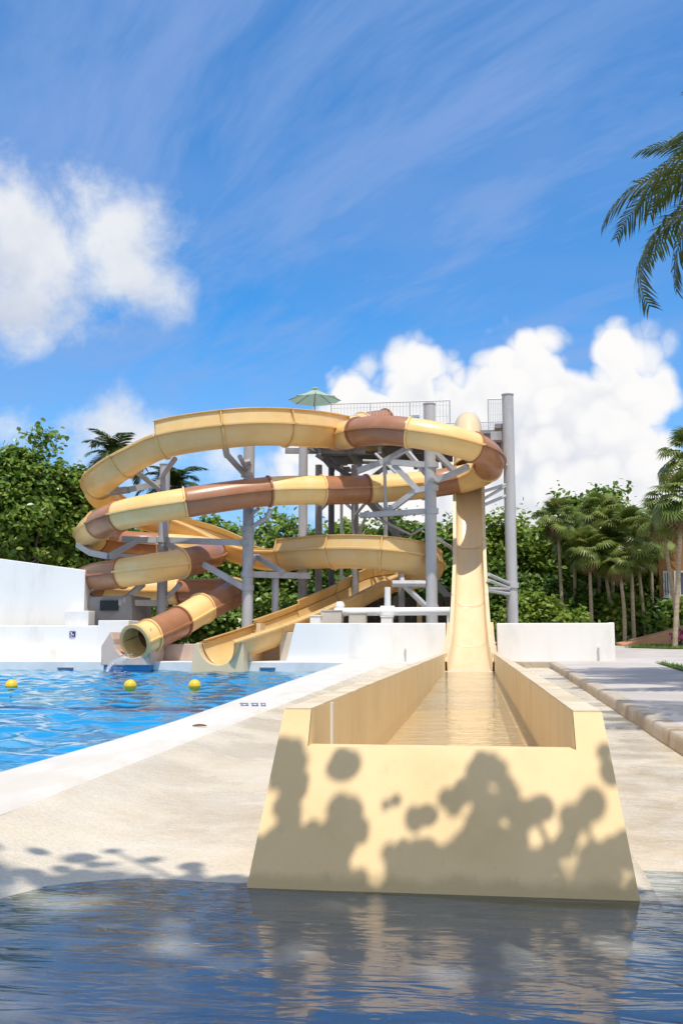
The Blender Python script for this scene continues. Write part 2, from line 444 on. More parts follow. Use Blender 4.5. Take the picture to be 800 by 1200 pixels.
# ------------------------------------------------------------------ levels
POOL_Z = 0.179
def base_z(y): return float(np.interp(y, [-12, 2.4, 4.72, 8.4, 27, 32], [-0.19, -0.155, 0.0, 0.11, 0.33, 0.36]))
def pave_z(y): return float(np.interp(y, [-12, 8, 28, 38, 60], [0.20, 0.25, 0.47, 0.88, 1.0]))
def cope_z(y): return pave_z(y) - float(np.interp(y, [0, 10, 25], [0.02, 0.02, 0.0]))
CX = -0.180                    # axis of the run-out channel
TOPZ = 0.741                   # top of its walls

# ------------------------------------------------------------------ setting: ground, basin, pool
g = MB()
g.add([(-400, 29.6, 0.30), (400, 29.6, 0.30), (400, 900, 0.30), (-400, 900, 0.30)], [(0, 1, 2, 3)])
g.add([(-400, -200, 0.10), (-30, -200, 0.10), (-30, 29.6, 0.30), (-400, 29.6, 0.30)], [(0, 1, 2, 3)])
g.add([(-30, -200, 0.10), (400, -200, 0.10), (400, -12, 0.10), (-30, -12, 0.10)], [(0, 1, 2, 3)])
g.add([(30, -12, 0.10), (400, -12, 0.10), (400, 29.6, 0.30), (30, 29.6, 0.30)], [(0, 1, 2, 3)])
g.build('ground', 'earth', kind='structure')

xs = np.concatenate([np.linspace(-2.62, -2.1, 12), np.linspace(-2.0, 1.95, 40)])
ys = np.concatenate([np.linspace(-12, 2, 12), np.linspace(2.2, 6.5, 60), np.linspace(6.8, 29.3, 60)])
P = np.zeros((len(ys), len(xs), 3))
wob = rng.normal(0, 1, 12)
def wobble(x, y):
    return 0.010 * math.sin(1.9 * x + 0.7 * y + 0.4) + 0.008 * math.sin(3.7 * x - 2.1 * y) + 0.005 * math.sin(7.3 * x + 3.3 * y + 1)
def edge_rise(x, y):
    t = min(max((-1.85 - x) / 0.7, 0), 1)
    return t ** 1.5
for i, y in enumerate(ys):
    for j, x in enumerate(xs):
        z = base_z(y - 0.15 * (x + 0.2)) + wobble(x, y) * (0.5 if y < 5 else 0.08)
        t = edge_rise(x, y)
        z = z * (1 - t) + (cope_z(y) - 0.012) * t
        if x < -2.57: z = cope_z(y) - 0.03
        P[i, j] = (x, y, z)
MB().grid(P).build('basin_floor', 'basin_cement', smooth=True, kind='structure')

# foreground water sheet, z = 0 (the sloping floor rises through it and makes the shoreline)
wp = MB()
wp.add([(-2.4, -11, 0), (1.9, -11, 0), (1.9, 6.2, 0), (-2.4, 6.2, 0)], [(0, 1, 2, 3)])
wp.build('basin_water', 'water_basin', kind='structure')

# pool coping (rounded), pool shell and water
def polyline_x(y): return float(np.interp(y, [-12, 10, 18, 29], [-3.14, -3.12, -3.4, -3.72]))
ysc = np.linspace(-12, 29.2, 60)
prof = [(-2.56, -0.012), (-2.62, -0.002), (-2.75, 0.0), None]
rows = []
for y in ysc:
    xe = polyline_x(y)
    z = cope_z(y)
    zc = z + 0.004
    wv_ = 0.004 * math.sin(3.1 * y) + 0.003 * math.sin(7.7 * y + 1)
    rows.append([(-2.46, y, zc - 0.05), (-2.50, y, zc - 0.016), (-2.57, y, zc + wv_), (-2.8, y, zc + 0.004), (xe + 0.05, y, zc), (xe + 0.015, y, zc - 0.012), (xe, y, zc - 0.05), (xe + 0.0, y, -1.1)])
MB().grid(np.array(rows)).build('pool_coping', 'coping', smooth=50, kind='structure')
# pool bed and walls
pf = MB()
pf.add([(-30, -12, -1.0), (-3.0, -12, -1.0), (-3.0, 29.15, -1.0), (-30, 29.15, -1.0)], [(0, 1, 2, 3)])
pf.add([(-30, 29.1, -1.0), (-3.0, 29.1, -1.0), (-3.0, 29.1, 0.30), (-30, 29.1, 0.30)], [(0, 1, 2, 3)])
pf.add([(-30, -12, -1.0), (-30, 29.15, -1.0), (-30, 29.15, 0.3), (-30, -12, 0.3)], [(0, 1, 2, 3)])
pf.add([(-30, -12, -1.0), (-3, -12, -1.0), (-3, -12, 0.2), (-30, -12, 0.2)], [(0, 1, 2, 3)])
pf.build('pool_shell', 'pool_floor', kind='structure')
wr = np.random.default_rng(21)
def pool_height(X, Y):
    H = np.zeros_like(X)
    for q in range(46):
        lam = 0.24 * (1.15 / 0.24) ** wr.random()
        th_ = math.pi / 2 + wr.normal(0, 0.75)
        k_ = 2 * math.pi / lam
        H += 0.0058 * lam ** 0.95 * np.sin(k_ * (X * math.cos(th_) + Y * math.sin(th_)) + wr.uniform(0, 6.28) + 0.8 * np.sin(0.7 * X + 0.5 * Y + q))
    return H
gx = np.linspace(0, 1, 260) ** 1.2
gy = np.linspace(4.0, 29.09, 440)
GX = np.array([[polyline_x(y) - 0.002 - u * 17.0 for u in gx] for y in gy])
GY = np.repeat(gy[:, None], len(gx), 1)
GZ = POOL_Z + np.clip(pool_height(GX, GY), -0.06, 0.06)
pwm = MB().grid(np.stack([GX, GY, GZ], -1)[:, ::-1])
pwm.add([(-29.99, -11.9, POOL_Z), (-3.142, -11.9, POOL_Z), (-3.142, 3.99, POOL_Z), (-20.1, 3.99, POOL_Z), (-29.99, 3.99, POOL_Z)], [(0, 1, 2, 3, 4)])
pwm.add([(-29.99, 4.0, POOL_Z), (-20.13, 4.0, POOL_Z), (-20.72, 29.09, POOL_Z), (-29.99, 29.09, POOL_Z)], [(0, 1, 2, 3)])
pwm.build('pool_water', 'water_pool', smooth=True, kind='structure')

# far deck with its white face towards the pool
fd = MB()
fd.box(-32, -0.99, 29.06, 36, -0.9, 0.47)
fd.build('pool_deck', 'white_deck', kind='structure', bevel=0.03)

# pavement on the right and its kerb
def kerb_x(y): return float(np.interp(y, [-12, 8, 28, 30], [1.66, 1.70, 2.02, 2.03]))
ysp = np.concatenate([np.linspace(-12, 28.3, 40), [28.45, 29.2], np.linspace(30, 70, 20)])
rows = []
for y in ysp:
    x0 = kerb_x(y) + 0.15 if y < 28.4 else 0.66
    rows.append([(x0 + (32 - x0) * k, y, pave_z(y) + (0.004 * math.sin(2 * y + 9 * k))) for k in np.linspace(0, 1, 8) ** 2])
MB().grid(np.array(rows)).build('pavement', 'pavement', smooth=True, kind='structure')
rows = []
for y in np.linspace(-12, 28.6, 90):
    x0 = kerb_x(y) + 0.004 * math.sin(2.3 * y) + 0.002 * math.sin(6.1 * y)
    z = pave_z(y)
    rows.append([(x0 - 0.02, y, base_z(y) - 0.3), (x0 - 0.012, y, z - 0.06), (x0 - 0.004, y, z - 0.012), (x0 + 0.010, y, z + 0.003), (x0 + 0.05, y, z + 0.006), (x0 + 0.19, y, z + 0.005), (x0 + 0.20, y, z - 0.05)])
kb = MB().grid(np.array(rows))
zk = pave_z(28.4)
kb.box(0.62, 2.2, 28.3, 28.55, 0.1, zk + 0.008)
kb.build('kerb', 'kerb_concrete', smooth=60, label='rough stained concrete kerb edging the paved walk above the wet strip', cat='kerb')

# ------------------------------------------------------------------ run-out channel
chan = thing('runout_channel', 'long cream painted concrete run-out channel with a sloping front face', 'channel', (CX, 4.3, 0))
hw, hb, th = 0.757, 0.836, 0.132
YF_T, YF_B, YE = 4.88, 4.445, 28.6
WEIR = TOPZ - 0.165
SL = (YF_T - YF_B) / TOPZ
BT = (hb - hw) / TOPZ
def yf(z): return YF_T - (TOPZ - z) * SL          # the leaning front plane
zb = -0.24
ox = lambda z: hw + (TOPZ - z) * BT
ix = hw - th
F = [(-ox(zb), zb), (ox(zb), zb), (ox(TOPZ), TOPZ), (ix, TOPZ), (ix, WEIR), (-ix, WEIR), (-ix, TOPZ), (-ox(TOPZ), TOPZ)]
v = [(CX + x, yf(z), z) for x, z in F]
v += [(CX - ox(zb), YE, zb), (CX + ox(zb), YE, zb), (CX + ox(TOPZ), YE, TOPZ), (CX + ix, YE, TOPZ), (CX - ix, YE, TOPZ), (CX - ox(TOPZ), YE, TOPZ),
      (CX + ix, YE, zb), (CX - ix, YE, zb), (CX + ix, yf(WEIR) + 0.12, WEIR), (CX - ix, yf(WEIR) + 0.12, WEIR), (CX + ix, yf(WEIR) + 0.12, zb), (CX - ix, yf(WEIR) + 0.12, zb), (CX + ix, YF_T, TOPZ), (CX - ix, YF_T, TOPZ)]
f = [(0, 1, 4, 5), (1, 2, 3, 4), (0, 5, 6, 7), (1, 9, 10, 2), (8, 0, 7, 13), (2, 10, 11, 3), (7, 6, 12, 13), (4, 16, 17, 5), (17, 16, 18, 19), (3, 11, 14, 18, 16, 4), (6, 5, 17, 19, 15, 12)]
MB().add(v, f).build('channel_body', 'channel_paint', chan)
il, ir = CX - ix + 0.002, CX + ix - 0.002
for sgn in (-1, 1):
    ii = CX + sgn * (ix - 0.003)
    MB().add([(ii, YF_T + 0.006, TOPZ), (ii, YE, TOPZ), (ii, YE, 0.1), (ii, yf(WEIR) + 0.125, 0.1), (ii, yf(WEIR) + 0.006, WEIR + 0.002)], [(0, 1, 2, 3, 4)]).build('inner_lining', 'channel_inner', chan)
    x0, x1 = sorted((CX + sgn * hw, CX + sgn * ix))
    nseg = 12
    for q in range(nseg):
        y0 = YF_T + 0.006 + (YE - YF_T) * q / nseg
        y1 = YF_T + 0.002 + (YE - YF_T) * (q + 1) / nseg
        MB().box(x0 + 0.002, x1 - 0.002, y0, y1, TOPZ + 0.0005, TOPZ + 0.006 + 0.0015 * (q % 2)).build('wall_cap', 'channel_top', chan)
MB().add([(il, 4.905, 0.17), (ir, 4.905, 0.17), (ir, YE, 0.17), (il, YE, 0.17)], [(0, 1, 2, 3)]).build('channel_bed', 'channel_floor', chan)
b_ = MB().prism([(ir - 0.16, 0.171), (ir, 0.171), (ir, 0.275), (ir - 0.09, 0.265)], 4.93, YE)
b_.build('bench', 'channel_inner', chan)
MB().box(il + 0.001, il + 0.012, 5.52, 5.56, 0.2, TOPZ - 0.005).build('joint', 'joint_white', chan, label='white vertical joint on the inner wall')
MB().add([(il, yf(WEIR) + 0.10, TOPZ - 0.435), (ir, yf(WEIR) + 0.10, TOPZ - 0.435), (ir, YE, TOPZ - 0.435), (il, YE, TOPZ - 0.435)], [(0, 1, 2, 3)]).build('channel_water', 'water_channel', kind='structure')
# cement fillet at the foot of the channel, right side
xb = CX + hb
MB().grid(np.array([[(xb - 0.03, y, base_z(y) + 0.035 * min(1, (y - 4.5) / 0.5)), (xb + 0.035, y, base_z(y) + 0.026 * min(1, (y - 4.5) / 0.5)), (xb + 0.09, y, base_z(y) + 0.008 * min(1, (y - 4.5) / 0.5)), (xb + 0.12, y, base_z(y) - 0.05)] for y in np.concatenate([np.linspace(4.5, 6, 14), np.linspace(6.3, 28, 50)])])).build('foot_fillet', 'basin_cement', chan, smooth=True)

# ------------------------------------------------------------------ slides: swept sections
def catmull(pts, per=14):
    pts = [np.array(p, float) for p in pts]
    ext = [2 * pts[0] - pts[1]] + pts + [2 * pts[-1] - pts[-2]]
    out = []
    for i in range(1, len(ext) - 2):
        p0, p1, p2, p3 = ext[i - 1:i + 3]
        # centripetal
        t0 = 0
        t1 = t0 + max(np.linalg.norm(p1 - p0), 1e-6) ** 0.5
        t2 = t1 + max(np.linalg.norm(p2 - p1), 1e-6) ** 0.5
        t3 = t2 + max(np.linalg.norm(p3 - p2), 1e-6) ** 0.5
        for t in np.linspace(t1, t2, per, endpoint=False):
            a1 = (t1 - t) / (t1 - t0) * p0 + (t - t0) / (t1 - t0) * p1
            a2 = (t2 - t) / (t2 - t1) * p1 + (t - t1) / (t2 - t1) * p2
            a3 = (t3 - t) / (t3 - t2) * p2 + (t - t2) / (t3 - t2) * p3
            b1 = (t2 - t) / (t2 - t0) * a1 + (t - t0) / (t2 - t0) * a2
            b2 = (t3 - t) / (t3 - t1) * a2 + (t - t1) / (t3 - t1) * a3
            out.append((t2 - t) / (t2 - t1) * b1 + (t - t1) / (t2 - t1) * b2)
    out.append(pts[-1])
    return np.array(out)

def smooth_path(D, k=5, it=3):
    D = D.copy()
    for _ in range(it):
        E = D.copy()
        for i in range(1, len(D) - 1):
            a, b = max(0, i - k), min(len(D), i + k + 1)
            h = min(i - a, b - 1 - i)
            E[i] = D[i - h:i + h + 1].mean(0)
        D = E
    return D

def frames(D, bank=None):
    T = np.gradient(D, axis=0)
    T /= np.linalg.norm(T, axis=1)[:, None]
    S = np.cross(T, np.array([0, 0, 1.0]))
    S /= np.linalg.norm(S, axis=1)[:, None]          # to the right of travel
    U = np.cross(S, T)
    return T, S, U

def sweep(D, S, U, prof, closed):
    """prof: (u to the right, v up) for each ring"""
    n = len(prof)
    A = np.array(prof)
    V = D[:, None, :] + S[:, None, :] * A[None, :, 0, None] + U[:, None, :] * A[None, :, 1, None]
    fs = []
    kmax = n if closed else n - 1
    for i in range(len(D) - 1):
        for k in range(kmax):
            fs.append((i * n + k, (i + 1) * n + k, (i + 1) * n + (k + 1) % n, i * n + (k + 1) % n))
    return V.reshape(-1, 3).tolist(), fs

def thicken(me_obj, t=0.02):
    md = me_obj.modifiers.new('shell', 'SOLIDIFY')
    md.thickness = t
    md.offset = 0

def tube_profile(r, fin=0.075, n=28):
    pr = []
    for k in range(n):
        a = 2 * math.pi * k / n
        if k in (0, n // 2):
            s = 1 if k == 0 else -1
            d = 0.022
            if s > 0: pr += [(r, -d), (r + fin, -d), (r + fin, d), (r, d)]
            else: pr += [(-r, d), (-r - fin, d), (-r - fin, -d), (-r, -d)]
        else:
            pr.append((r * math.cos(a), r * math.sin(a)))
    return pr

def ring_obj(name, c, t, s, u, r0, r1, wd, m, parent, n=28):
    """flat bolted joint ring round a tube"""
    mb = MB()
    rows = []
    for (r, o) in ((r0, -wd), (r1, -wd), (r1, wd), (r0, wd), (r0, -wd)):
        rows.append([c + t * o + (s * math.cos(2 * math.pi * k / n) + u * math.sin(2 * math.pi * k / n)) * r for k in range(n + 1)])
    mb.grid(np.array(rows))
    return mb.build(name, m, parent, smooth=40)

YEL, BRN = 'yellow_fibreglass', 'brown_fibreglass'
# closed tube slide, yellow and brown sections by turns: (px, py, Y, colour of the section that starts here)
TB = [(452, 499, 37.4, 'N'), (424, 503, 36.6, 'Y'), (404, 511, 35.2, 0), (402, 516, 33.6, 0), (419, 511, 32.3, 'N'), (446, 508, 31.7, 0), (478, 511, 31.4, 'Y'),
      (520, 518, 31.4, 0), (556, 529, 31.9, 'N'), (573, 539, 32.8, 0), (572, 553, 34.0, 'Y'), (556, 562, 34.5, 0), (537, 567, 34.7, 'N'), (515, 570, 34.6, 0), (497, 573, 34.3, 'Y'),
      (462, 576, 33.9, 0), (428, 578, 33.4, 'N'), (402, 579, 33.0, 0), (377, 579, 32.6, 'Y'), (347, 579, 32.1, 0), (318, 580, 31.7, 'N'), (265, 586, 31.0, 0), (217, 594, 30.5, 'Y'),
      (175, 601, 30.4, 0), (138, 609, 30.7, 'N'), (117, 619, 31.4, 'Y'), (104, 629, 32.8, 0), (108, 637, 34.6, 'N'), (140, 641, 36.2, 0), (190, 644, 36.8, 'Y'), (235, 648, 36.0, 0),
      (250, 653, 34.4, 'N'), (238, 659, 33.0, 0), (212, 665, 31.9, 'Y'), (176, 671, 31.2, 0), (144, 676, 31.3, 'N'), (109, 681, 31.9, 0), (96, 687, 33.2, 0), (106, 694, 35.0, 'Y'), (155, 697, 36.2, 0),
      (215, 698, 36.4, 'N'), (258, 698, 35.6, 0), (275, 698, 34.4, 'Y'), (268, 701, 33.0, 'N'), (252, 707, 32.2, 0), (238, 713, 31.5, 'Y'), (212, 726, 30.4, 'N'), (171, 744.5, 28.98, 'Y'), (159, 750, 28.55, 0)]
def path_sections(spec, per=14):
    pts = [at(*q[:3]) for q in spec]
    D = catmull(pts, per)
    D = smooth_path(D, 6, 2)
    idx = [i * per for i, q in enumerate(spec) if q[3]]
    return D, idx + [len(D) - 1], [q[3] for q in spec if q[3]]
TB = [(q[0], q[1] + (-4.5 if k_ < len(TB) - 5 else (-1 if k_ < len(TB) - 3 else 2.5)), q[2], q[3]) for k_, q in enumerate(TB)]
tslide = thing('tube_slide', 'closed tube water slide of alternating yellow and brown sections winding to the pool', 'water slide', at(159, 775, 28.8))
D, idx, cols = path_sections(TB)
T_, S_, U_ = frames(D)
RT = 0.475
pr = tube_profile(RT)
for k, c in enumerate(cols):
    a, b = idx[k], idx[k + 1]
    vs, fs = sweep(D[a:b + 1], S_[a:b + 1], U_[a:b + 1], pr, True)
    mb = MB().add(vs, fs)
    mname = 'yellow_tube' if c == 'Y' else BRN
    sec = mb.build('tube_section', mname, tslide, smooth=35)
    thicken(sec, 0.018)
    ring_obj('joint_flange', D[a], T_[a], S_[a], U_[a], RT - 0.02, RT + 0.058, 0.028, mname, sec)
# flared mouth ring at the pool
e = len(D) - 1
ring_obj('mouth_ring', D[e], T_[e], S_[e], U_[e], RT - 0.03, RT + 0.075, 0.05, YEL, tslide)

# open flume, all yellow: (px, py of rim, Y, joint?, left wall height, right wall height)
def px_of(P_):
    v_ = Vector(P_) - Vector((0, 0, EYE))
    d_ = v_.dot(VF)
    return 400 + FPX * v_.dot(VR) / d_, 600 - FPX * v_.dot(VU) / d_
FA = [(440, 505, 37.6, 'Y', .25, .25), (412, 502, 36.4, 0), (394, 500, 34.6, 'Y', .52, .12), (372, 497, 32.7, 0), (333, 494.5, 31.5, 'Y', .52, .12), (297, 494, 30.9, 0), (262, 497, 30.6, 'Y', .52, .12),
      (225, 502, 30.5, 0), (190, 509, 30.6, 'Y', .10, .10), (165, 520, 30.7, 0), (144, 533, 30.8, 'Y', .10, .10), (126, 547, 31.4, 0), (117, 559, 32.6, 'Y', .30, .10), (116, 570, 34.2, 0), (130, 581, 35.8, 'Y', .30, .10), (160, 597, 37.2, 0),
      (205, 607, 37.6, 'Y', .25, .10), (245, 620, 37.0, 0), (275, 635, 36.0, 'Y', .12, .12), (305, 644, 35.2, 0), (335, 644.5, 34.4, 'Y', .12, .46), (370, 641.5, 33.6, 0), (392, 640.5, 33.2, 'Y', .12, .46), (420, 640.5, 32.8, 0), (448, 642, 32.6, 'Y', .12, .46),
      (474, 646, 32.8, 0), (493, 653, 33.6, 'Y', .12, .46), (502, 659, 35.0, 0), (497, 664, 36.5, 'Y', .12, .46), (478, 668, 37.4, 0)]
ea, eb = at(450, 676, 36.6), at(256, 754, 28.45)
for k_ in range(9):
    t_ = k_ / 8
    P_ = ea.lerp(eb, t_) - Vector((0, 0, 0.16 * math.sin(math.pi * t_)))
    u_, v_ = px_of(P_)
    FA.append((u_, v_ - (4 if len(FA) < 30 else 0), P_.y, *(('Y', .08, (.42, .36, .24, .10, .05)[k_ // 2]) if k_ % 2 == 0 and k_ < 8 else (0,))))
FA = [(q[0], q[1] + (6 if k_ < 12 else 4 if k_ < 30 else 0), *q[2:]) for k_, q in enumerate(FA)]
flume = thing('open_flume', 'open yellow flume water slide with high curved outer walls', 'water slide', at(257, 780, 28.9))
D, idx, cols = path_sections(FA)
T_, S_, U_ = frames(D)
walls = [q[4:6] for q in FA if q[3]]
RF = 0.545
def flume_profile(hl, hr, r=RF):
    pr = []
    lip = 0.085
    if hl > 0.05: pr += [(-r - lip + 0.10, hl), (-r + 0.10, hl), (-r - 0.015, 0.06), (-r - lip, 0.04), (-r - lip, 0.0)]
    else: pr += [(-r - lip, -0.02), (-r - lip, 0.02)]
    for k in range(0, 17):
        a = math.pi + math.pi * k / 16
        pr.append((r * math.cos(a), 1.12 * r * math.sin(a)))
    if hr > 0.05: pr += [(r + lip, 0.0), (r + lip, 0.04), (r + 0.015, 0.06), (r - 0.10, hr), (r + lip - 0.10, hr)]
    else: pr += [(r + lip, 0.02), (r + lip, -0.02)]
    return pr
for k, c in enumerate(cols):
    a, b = idx[k], idx[k + 1]
    pr = flume_profile(*walls[k], RF if k < len(cols) - 4 else RF + 0.01 * (k - len(cols) + 5))
    vs, fs = sweep(D[a:b + 1], S_[a:b + 1], U_[a:b + 1], pr, False)
    sec = MB().add(vs, fs).build('flume_section', YEL, flume, smooth=38)
    thicken(sec, 0.022)
    # the rib where two sections are bolted together
    n = 17
    rows = []
    for (r, o) in ((RF, -0.03), (RF + 0.06, -0.03), (RF + 0.06, 0.03), (RF, 0.03)):
        row = [D[a] + T_[a] * o + S_[a] * (math.cos(math.pi + math.pi * q / 16) * r) + U_[a] * (1.12 * math.sin(math.pi + math.pi * q / 16) * r) for q in range(n)]
        hl, hr = walls[k]
        rows.append(row)
    MB().grid(np.array(rows)).build('joint_rib', YEL, sec, smooth=38)
    for hgt, sg in ((walls[k][0], -1), (walls[k][1], 1)):
        if hgt > 0.2:
            x0, x1 = sg * (RF + 0.02), sg * (RF - 0.10)
            p = [D[a] + S_[a] * x0 + U_[a] * 0.06, D[a] + S_[a] * (x1) + U_[a] * hgt]
            q = [p[0] + S_[a] * sg * 0.07, p[1] + S_[a] * sg * 0.07]
            mb = MB()
            t3 = T_[a] * 0.02
            mb.add([p[0] - t3, q[0] - t3, q[1] - t3, p[1] - t3, p[0] + t3, q[0] + t3, q[1] + t3, p[1] + t3],
                   [(0, 1, 2, 3), (7, 6, 5, 4), (0, 4, 5, 1), (1, 5, 6, 2), (2, 6, 7, 3), (3, 7, 4, 0)])
            mb.build('wall_rib', YEL, sec)

# speed slide dropping straight towards the channel
cslide = thing('speed_slide', 'straight steep cream speed slide dropping into the run-out channel', 'water slide', (CX, 28.2, 0.45))
prof_c = [(38.6, 8.62), (37.2, 8.60), (36.4, 8.45), (35.9, 7.75), (35.3, 6.55), (34.6, 5.30), (33.8, 4.15), (32.8, 3.15), (31.5, 2.15), (30.2, 1.42), (29.2, 0.95), (28.5, 0.66), (27.9, 0.50), (27.2, 0.36), (26.4, 0.20), (25.8, 0.12)]
D = smooth_path(catmull([(CX, y, z) for y, z in prof_c], 12), 6, 3)
T_, S_, U_ = frames(D)
n = len(D)
cuts = [int(n * q) for q in (0, 0.12, 0.26, 0.40, 0.54, 0.68, 0.82, 1)]
cuts[-1] = n - 1
for a, b in zip(cuts[:-1], cuts[1:]):
    V = []
    for i in range(a, b + 1):
        fl = min(max((i / n - 0.45) / 0.5, 0), 1)            # flares and squares off towards the bottom
        r = 0.44 + 0.13 * fl
        dp = 0.42
        ring = [(-r - 0.10, -0.03), (-r - 0.10, 0.02), (-r - 0.01, 0.02)]
        for k in range(0, 15):
            t = k / 14
            ang = math.pi + math.pi * t
            ca, sa = math.cos(ang), math.sin(ang)
            pw_ = 0.55 + 0.0 * fl
            ring.append((r * math.copysign(abs(ca) ** pw_, ca), -dp * abs(sa) ** pw_))
        ring += [(r + 0.01, 0.02), (r + 0.10, 0.02), (r + 0.10, -0.03)]
        V.append([D[i] + U_[i] * (v + dp) + S_[i] * u for u, v in ring])
    sec = MB().grid(np.array(V)).build('slide_section', 'slide_cream', cslide, smooth=38)
    thicken(sec, 0.02)
# entry hood over the lip of the drop
hood = []
for i in range(0, int(n * 0.25)):
    hood.append([D[i] + U_[i] * 0.42 + S_[i] * (0.50 * math.cos(a)) + U_[i] * (0.62 * math.sin(a)) for a in np.linspace(0, math.pi, 15)])
h_ = MB().grid(np.array(hood)).build('entry_hood', 'slide_cream', cslide, smooth=True)
thicken(h_, 0.02)
hr_ = MB()
i = int(n * 0.25) - 1
rows = [[D[i] + T_[i] * o + U_[i] * 0.42 + S_[i] * (r * math.cos(a)) + U_[i] * (1.24 * r * math.sin(a)) for a in np.linspace(0, math.pi, 15)] for r, o in ((0.49, -0.03), (0.55, -0.03), (0.55, 0.03), (0.49, 0.03))]
MB().grid(np.array(rows)).build('hood_rim', 'slide_cream', cslide, smooth=40)
# cheeks that tie the slide's foot to the channel walls
for sg in (-1, 1):
    xi, xo = CX + sg * 0.585, CX + sg * 0.735
    tops = [(26.3, TOPZ + 0.009), (27.4, TOPZ + 0.05), (28.4, 0.95), (29.2, 1.25), (29.9, 1.62)]
    v = []
    for y, z in tops:
        xo2 = CX + sg * (0.735 - 0.06 * (y - 26.3) / 3.6)
        v += [(xi, y, 0.3), (xi, y, z), (xo2, y, z), (xo2, y, 0.3)]
    f = []
    for k in range(4):
        o = k * 4
        f += [(o + j, o + j + 1, o + j + 5, o + j + 4) for j in range(3)]
    f += [(0, 1, 2, 3), (19, 18, 17, 16)]
    MB().add(v, f).build('foot_cheek', 'slide_cream', cslide, smooth=40)

# ------------------------------------------------------------------ exit blocks at the pool edge
tb = thing('tube_exit_block', 'pinkish plaster cradle block under the mouth of the tube slide', 'plinth', at(150, 787, 29.0))
a0, a1 = at(121, 782, 28.75), at(178, 782, 28.75)
c0 = at(157, 749, 28.75)
pts = [(a0.x, 0.36), (a1.x, 0.36), (a1.x, c0.z + 0.33)]
for k in range(13):
    a = R(20) - R(200) * k / 12
    pts.append((c0.x + 0.56 * math.cos(a), c0.z + 0.56 * math.sin(a)))
pts.append((c0.x - 0.66, c0.z + 0.22))
pts.append((a0.x, c0.z - 0.20))
MB().prism(pts, 28.55, 29.9).build('cradle', 'pink_plaster', tb, bevel=0.02)
b0, b1 = at(125, 785, 28.9), at(178, 785, 28.9)
MB().box(b0.x, b1.x, 28.66, 29.3, -0.3, 0.358).build('tiled_foot', 'pool_tile_blue', tb, label='dark blue tiled foot of the block')
MB().box(at(170, 770, 29.8).x, at(232, 770, 29.8).x, 29.95, 30.4, 0.471, 0.98).build('apron', 'pink_plaster', tb, bevel=0.02)
# stream of water from the tube mouth
rows = []
for t in np.linspace(0, 1, 12):
    x = c0.x + 0.05 - 0.45 * t
    y = 28.55 - 0.55 * t
    z = 0.70 - (0.70 - POOL_Z + 0.02) * t ** 2
    wd = 0.17 + 0.10 * t
    rows.append([(x + wd * u, y - 0.04 * math.cos(3 * u) - 0.02 * math.sin(9 * u + 4 * t), z + 0.03 * (1 - u * u)) for u in np.linspace(-1, 1, 9)])
MB().grid(np.array(rows)).build('water_jet', 'water_stream', smooth=True, kind='structure')

fb = thing('flume_exit_block', 'cream block with a rounded trough cut for the open flume exit', 'plinth', at(256, 787, 29.0))
c1 = at(256, 754, 28.45)
pts = [(c1.x - 0.80, 0.1), (c1.x + 0.78, 0.1), (c1.x + 0.72, c1.z + 0.05), (c1.x + 0.61, c1.z + 0.05)]
for k in range(15):
    a = -math.pi * k / 14
    pts.append((c1.x + 0.575 * math.cos(a), c1.z + 0.62 * math.sin(a)))
pts += [(c1.x - 0.61, c1.z + 0.03), (c1.x - 0.72, c1.z - 0.02)]
MB().prism(pts, 28.42, 29.05).build('block', 'slide_cream', fb, bevel=0.02)
x0 = c1.x + 0.66
rs = MB()
for (y0, y1, zt) in ((29.06, 30.1, 1.22), (30.1, 31.0, 1.5)):
    pass
# side wing: panel with two arched openings under the flume
wing = MB()
wing.box(x0, x0 + 0.14, 29.06, 31.2, 0.471, 0.66)
for y0, y1 in ((29.06, 29.22), (29.75, 29.95), (30.5, 31.2)):
    wing.box(x0 + 0.002, x0 + 0.138, y0, y1, 0.66, 1.02 + (y0 - 29.06) * 0.42)
wing.build('side_wing', 'slide_cream', fb)

# ------------------------------------------------------------------ walls round the pool
def wall(name, label, x0, x1, y0, y1, z0, z1, m='white_paint', bev=0.02, top=None):
    mb = MB()
    if top: mb.prism([(x0, z0), (x1, z0), (x1, top[1]), (x0, top[0])], y0, y1)
    else: mb.box(x0, x1, y0, y1, z0, z1)
    return mb.build(name, m, bevel=bev, label=label, cat='wall')
p0, p1 = at(335, 775, 29.35), at(522, 730, 29.35)
cw = MB().prism([(p0.x, 0.465), (p1.x, 0.465), (p1.x, p1.z), (at(346, 730, 29.35).x, p1.z)], 29.35, 29.75)
cw.build('low_wall', 'white_paint', bevel=0.02, label='low white wall with a slanted end between the open flume and the speed slide', cat='wall')
q0, q1 = at(582.5, 775, 29.1), at(716, 730, 29.1)
rw = thing('low_wall', 'low white wall right of the speed slide, ending at the paved walk', 'wall', (q0.x, 29.1, 0.45))
MB().box(q0.x, q1.x, 29.1, 30.2, 0.42, q1.z).build('wall_body', 'white_paint', rw, bevel=0.025)
MB().box(q1.x - 0.02, q1.x + 0.13, 29.5, 30.6, 0.42, q1.z + 0.02).build('end_pier', 'white_paint', rw, bevel=0.02)
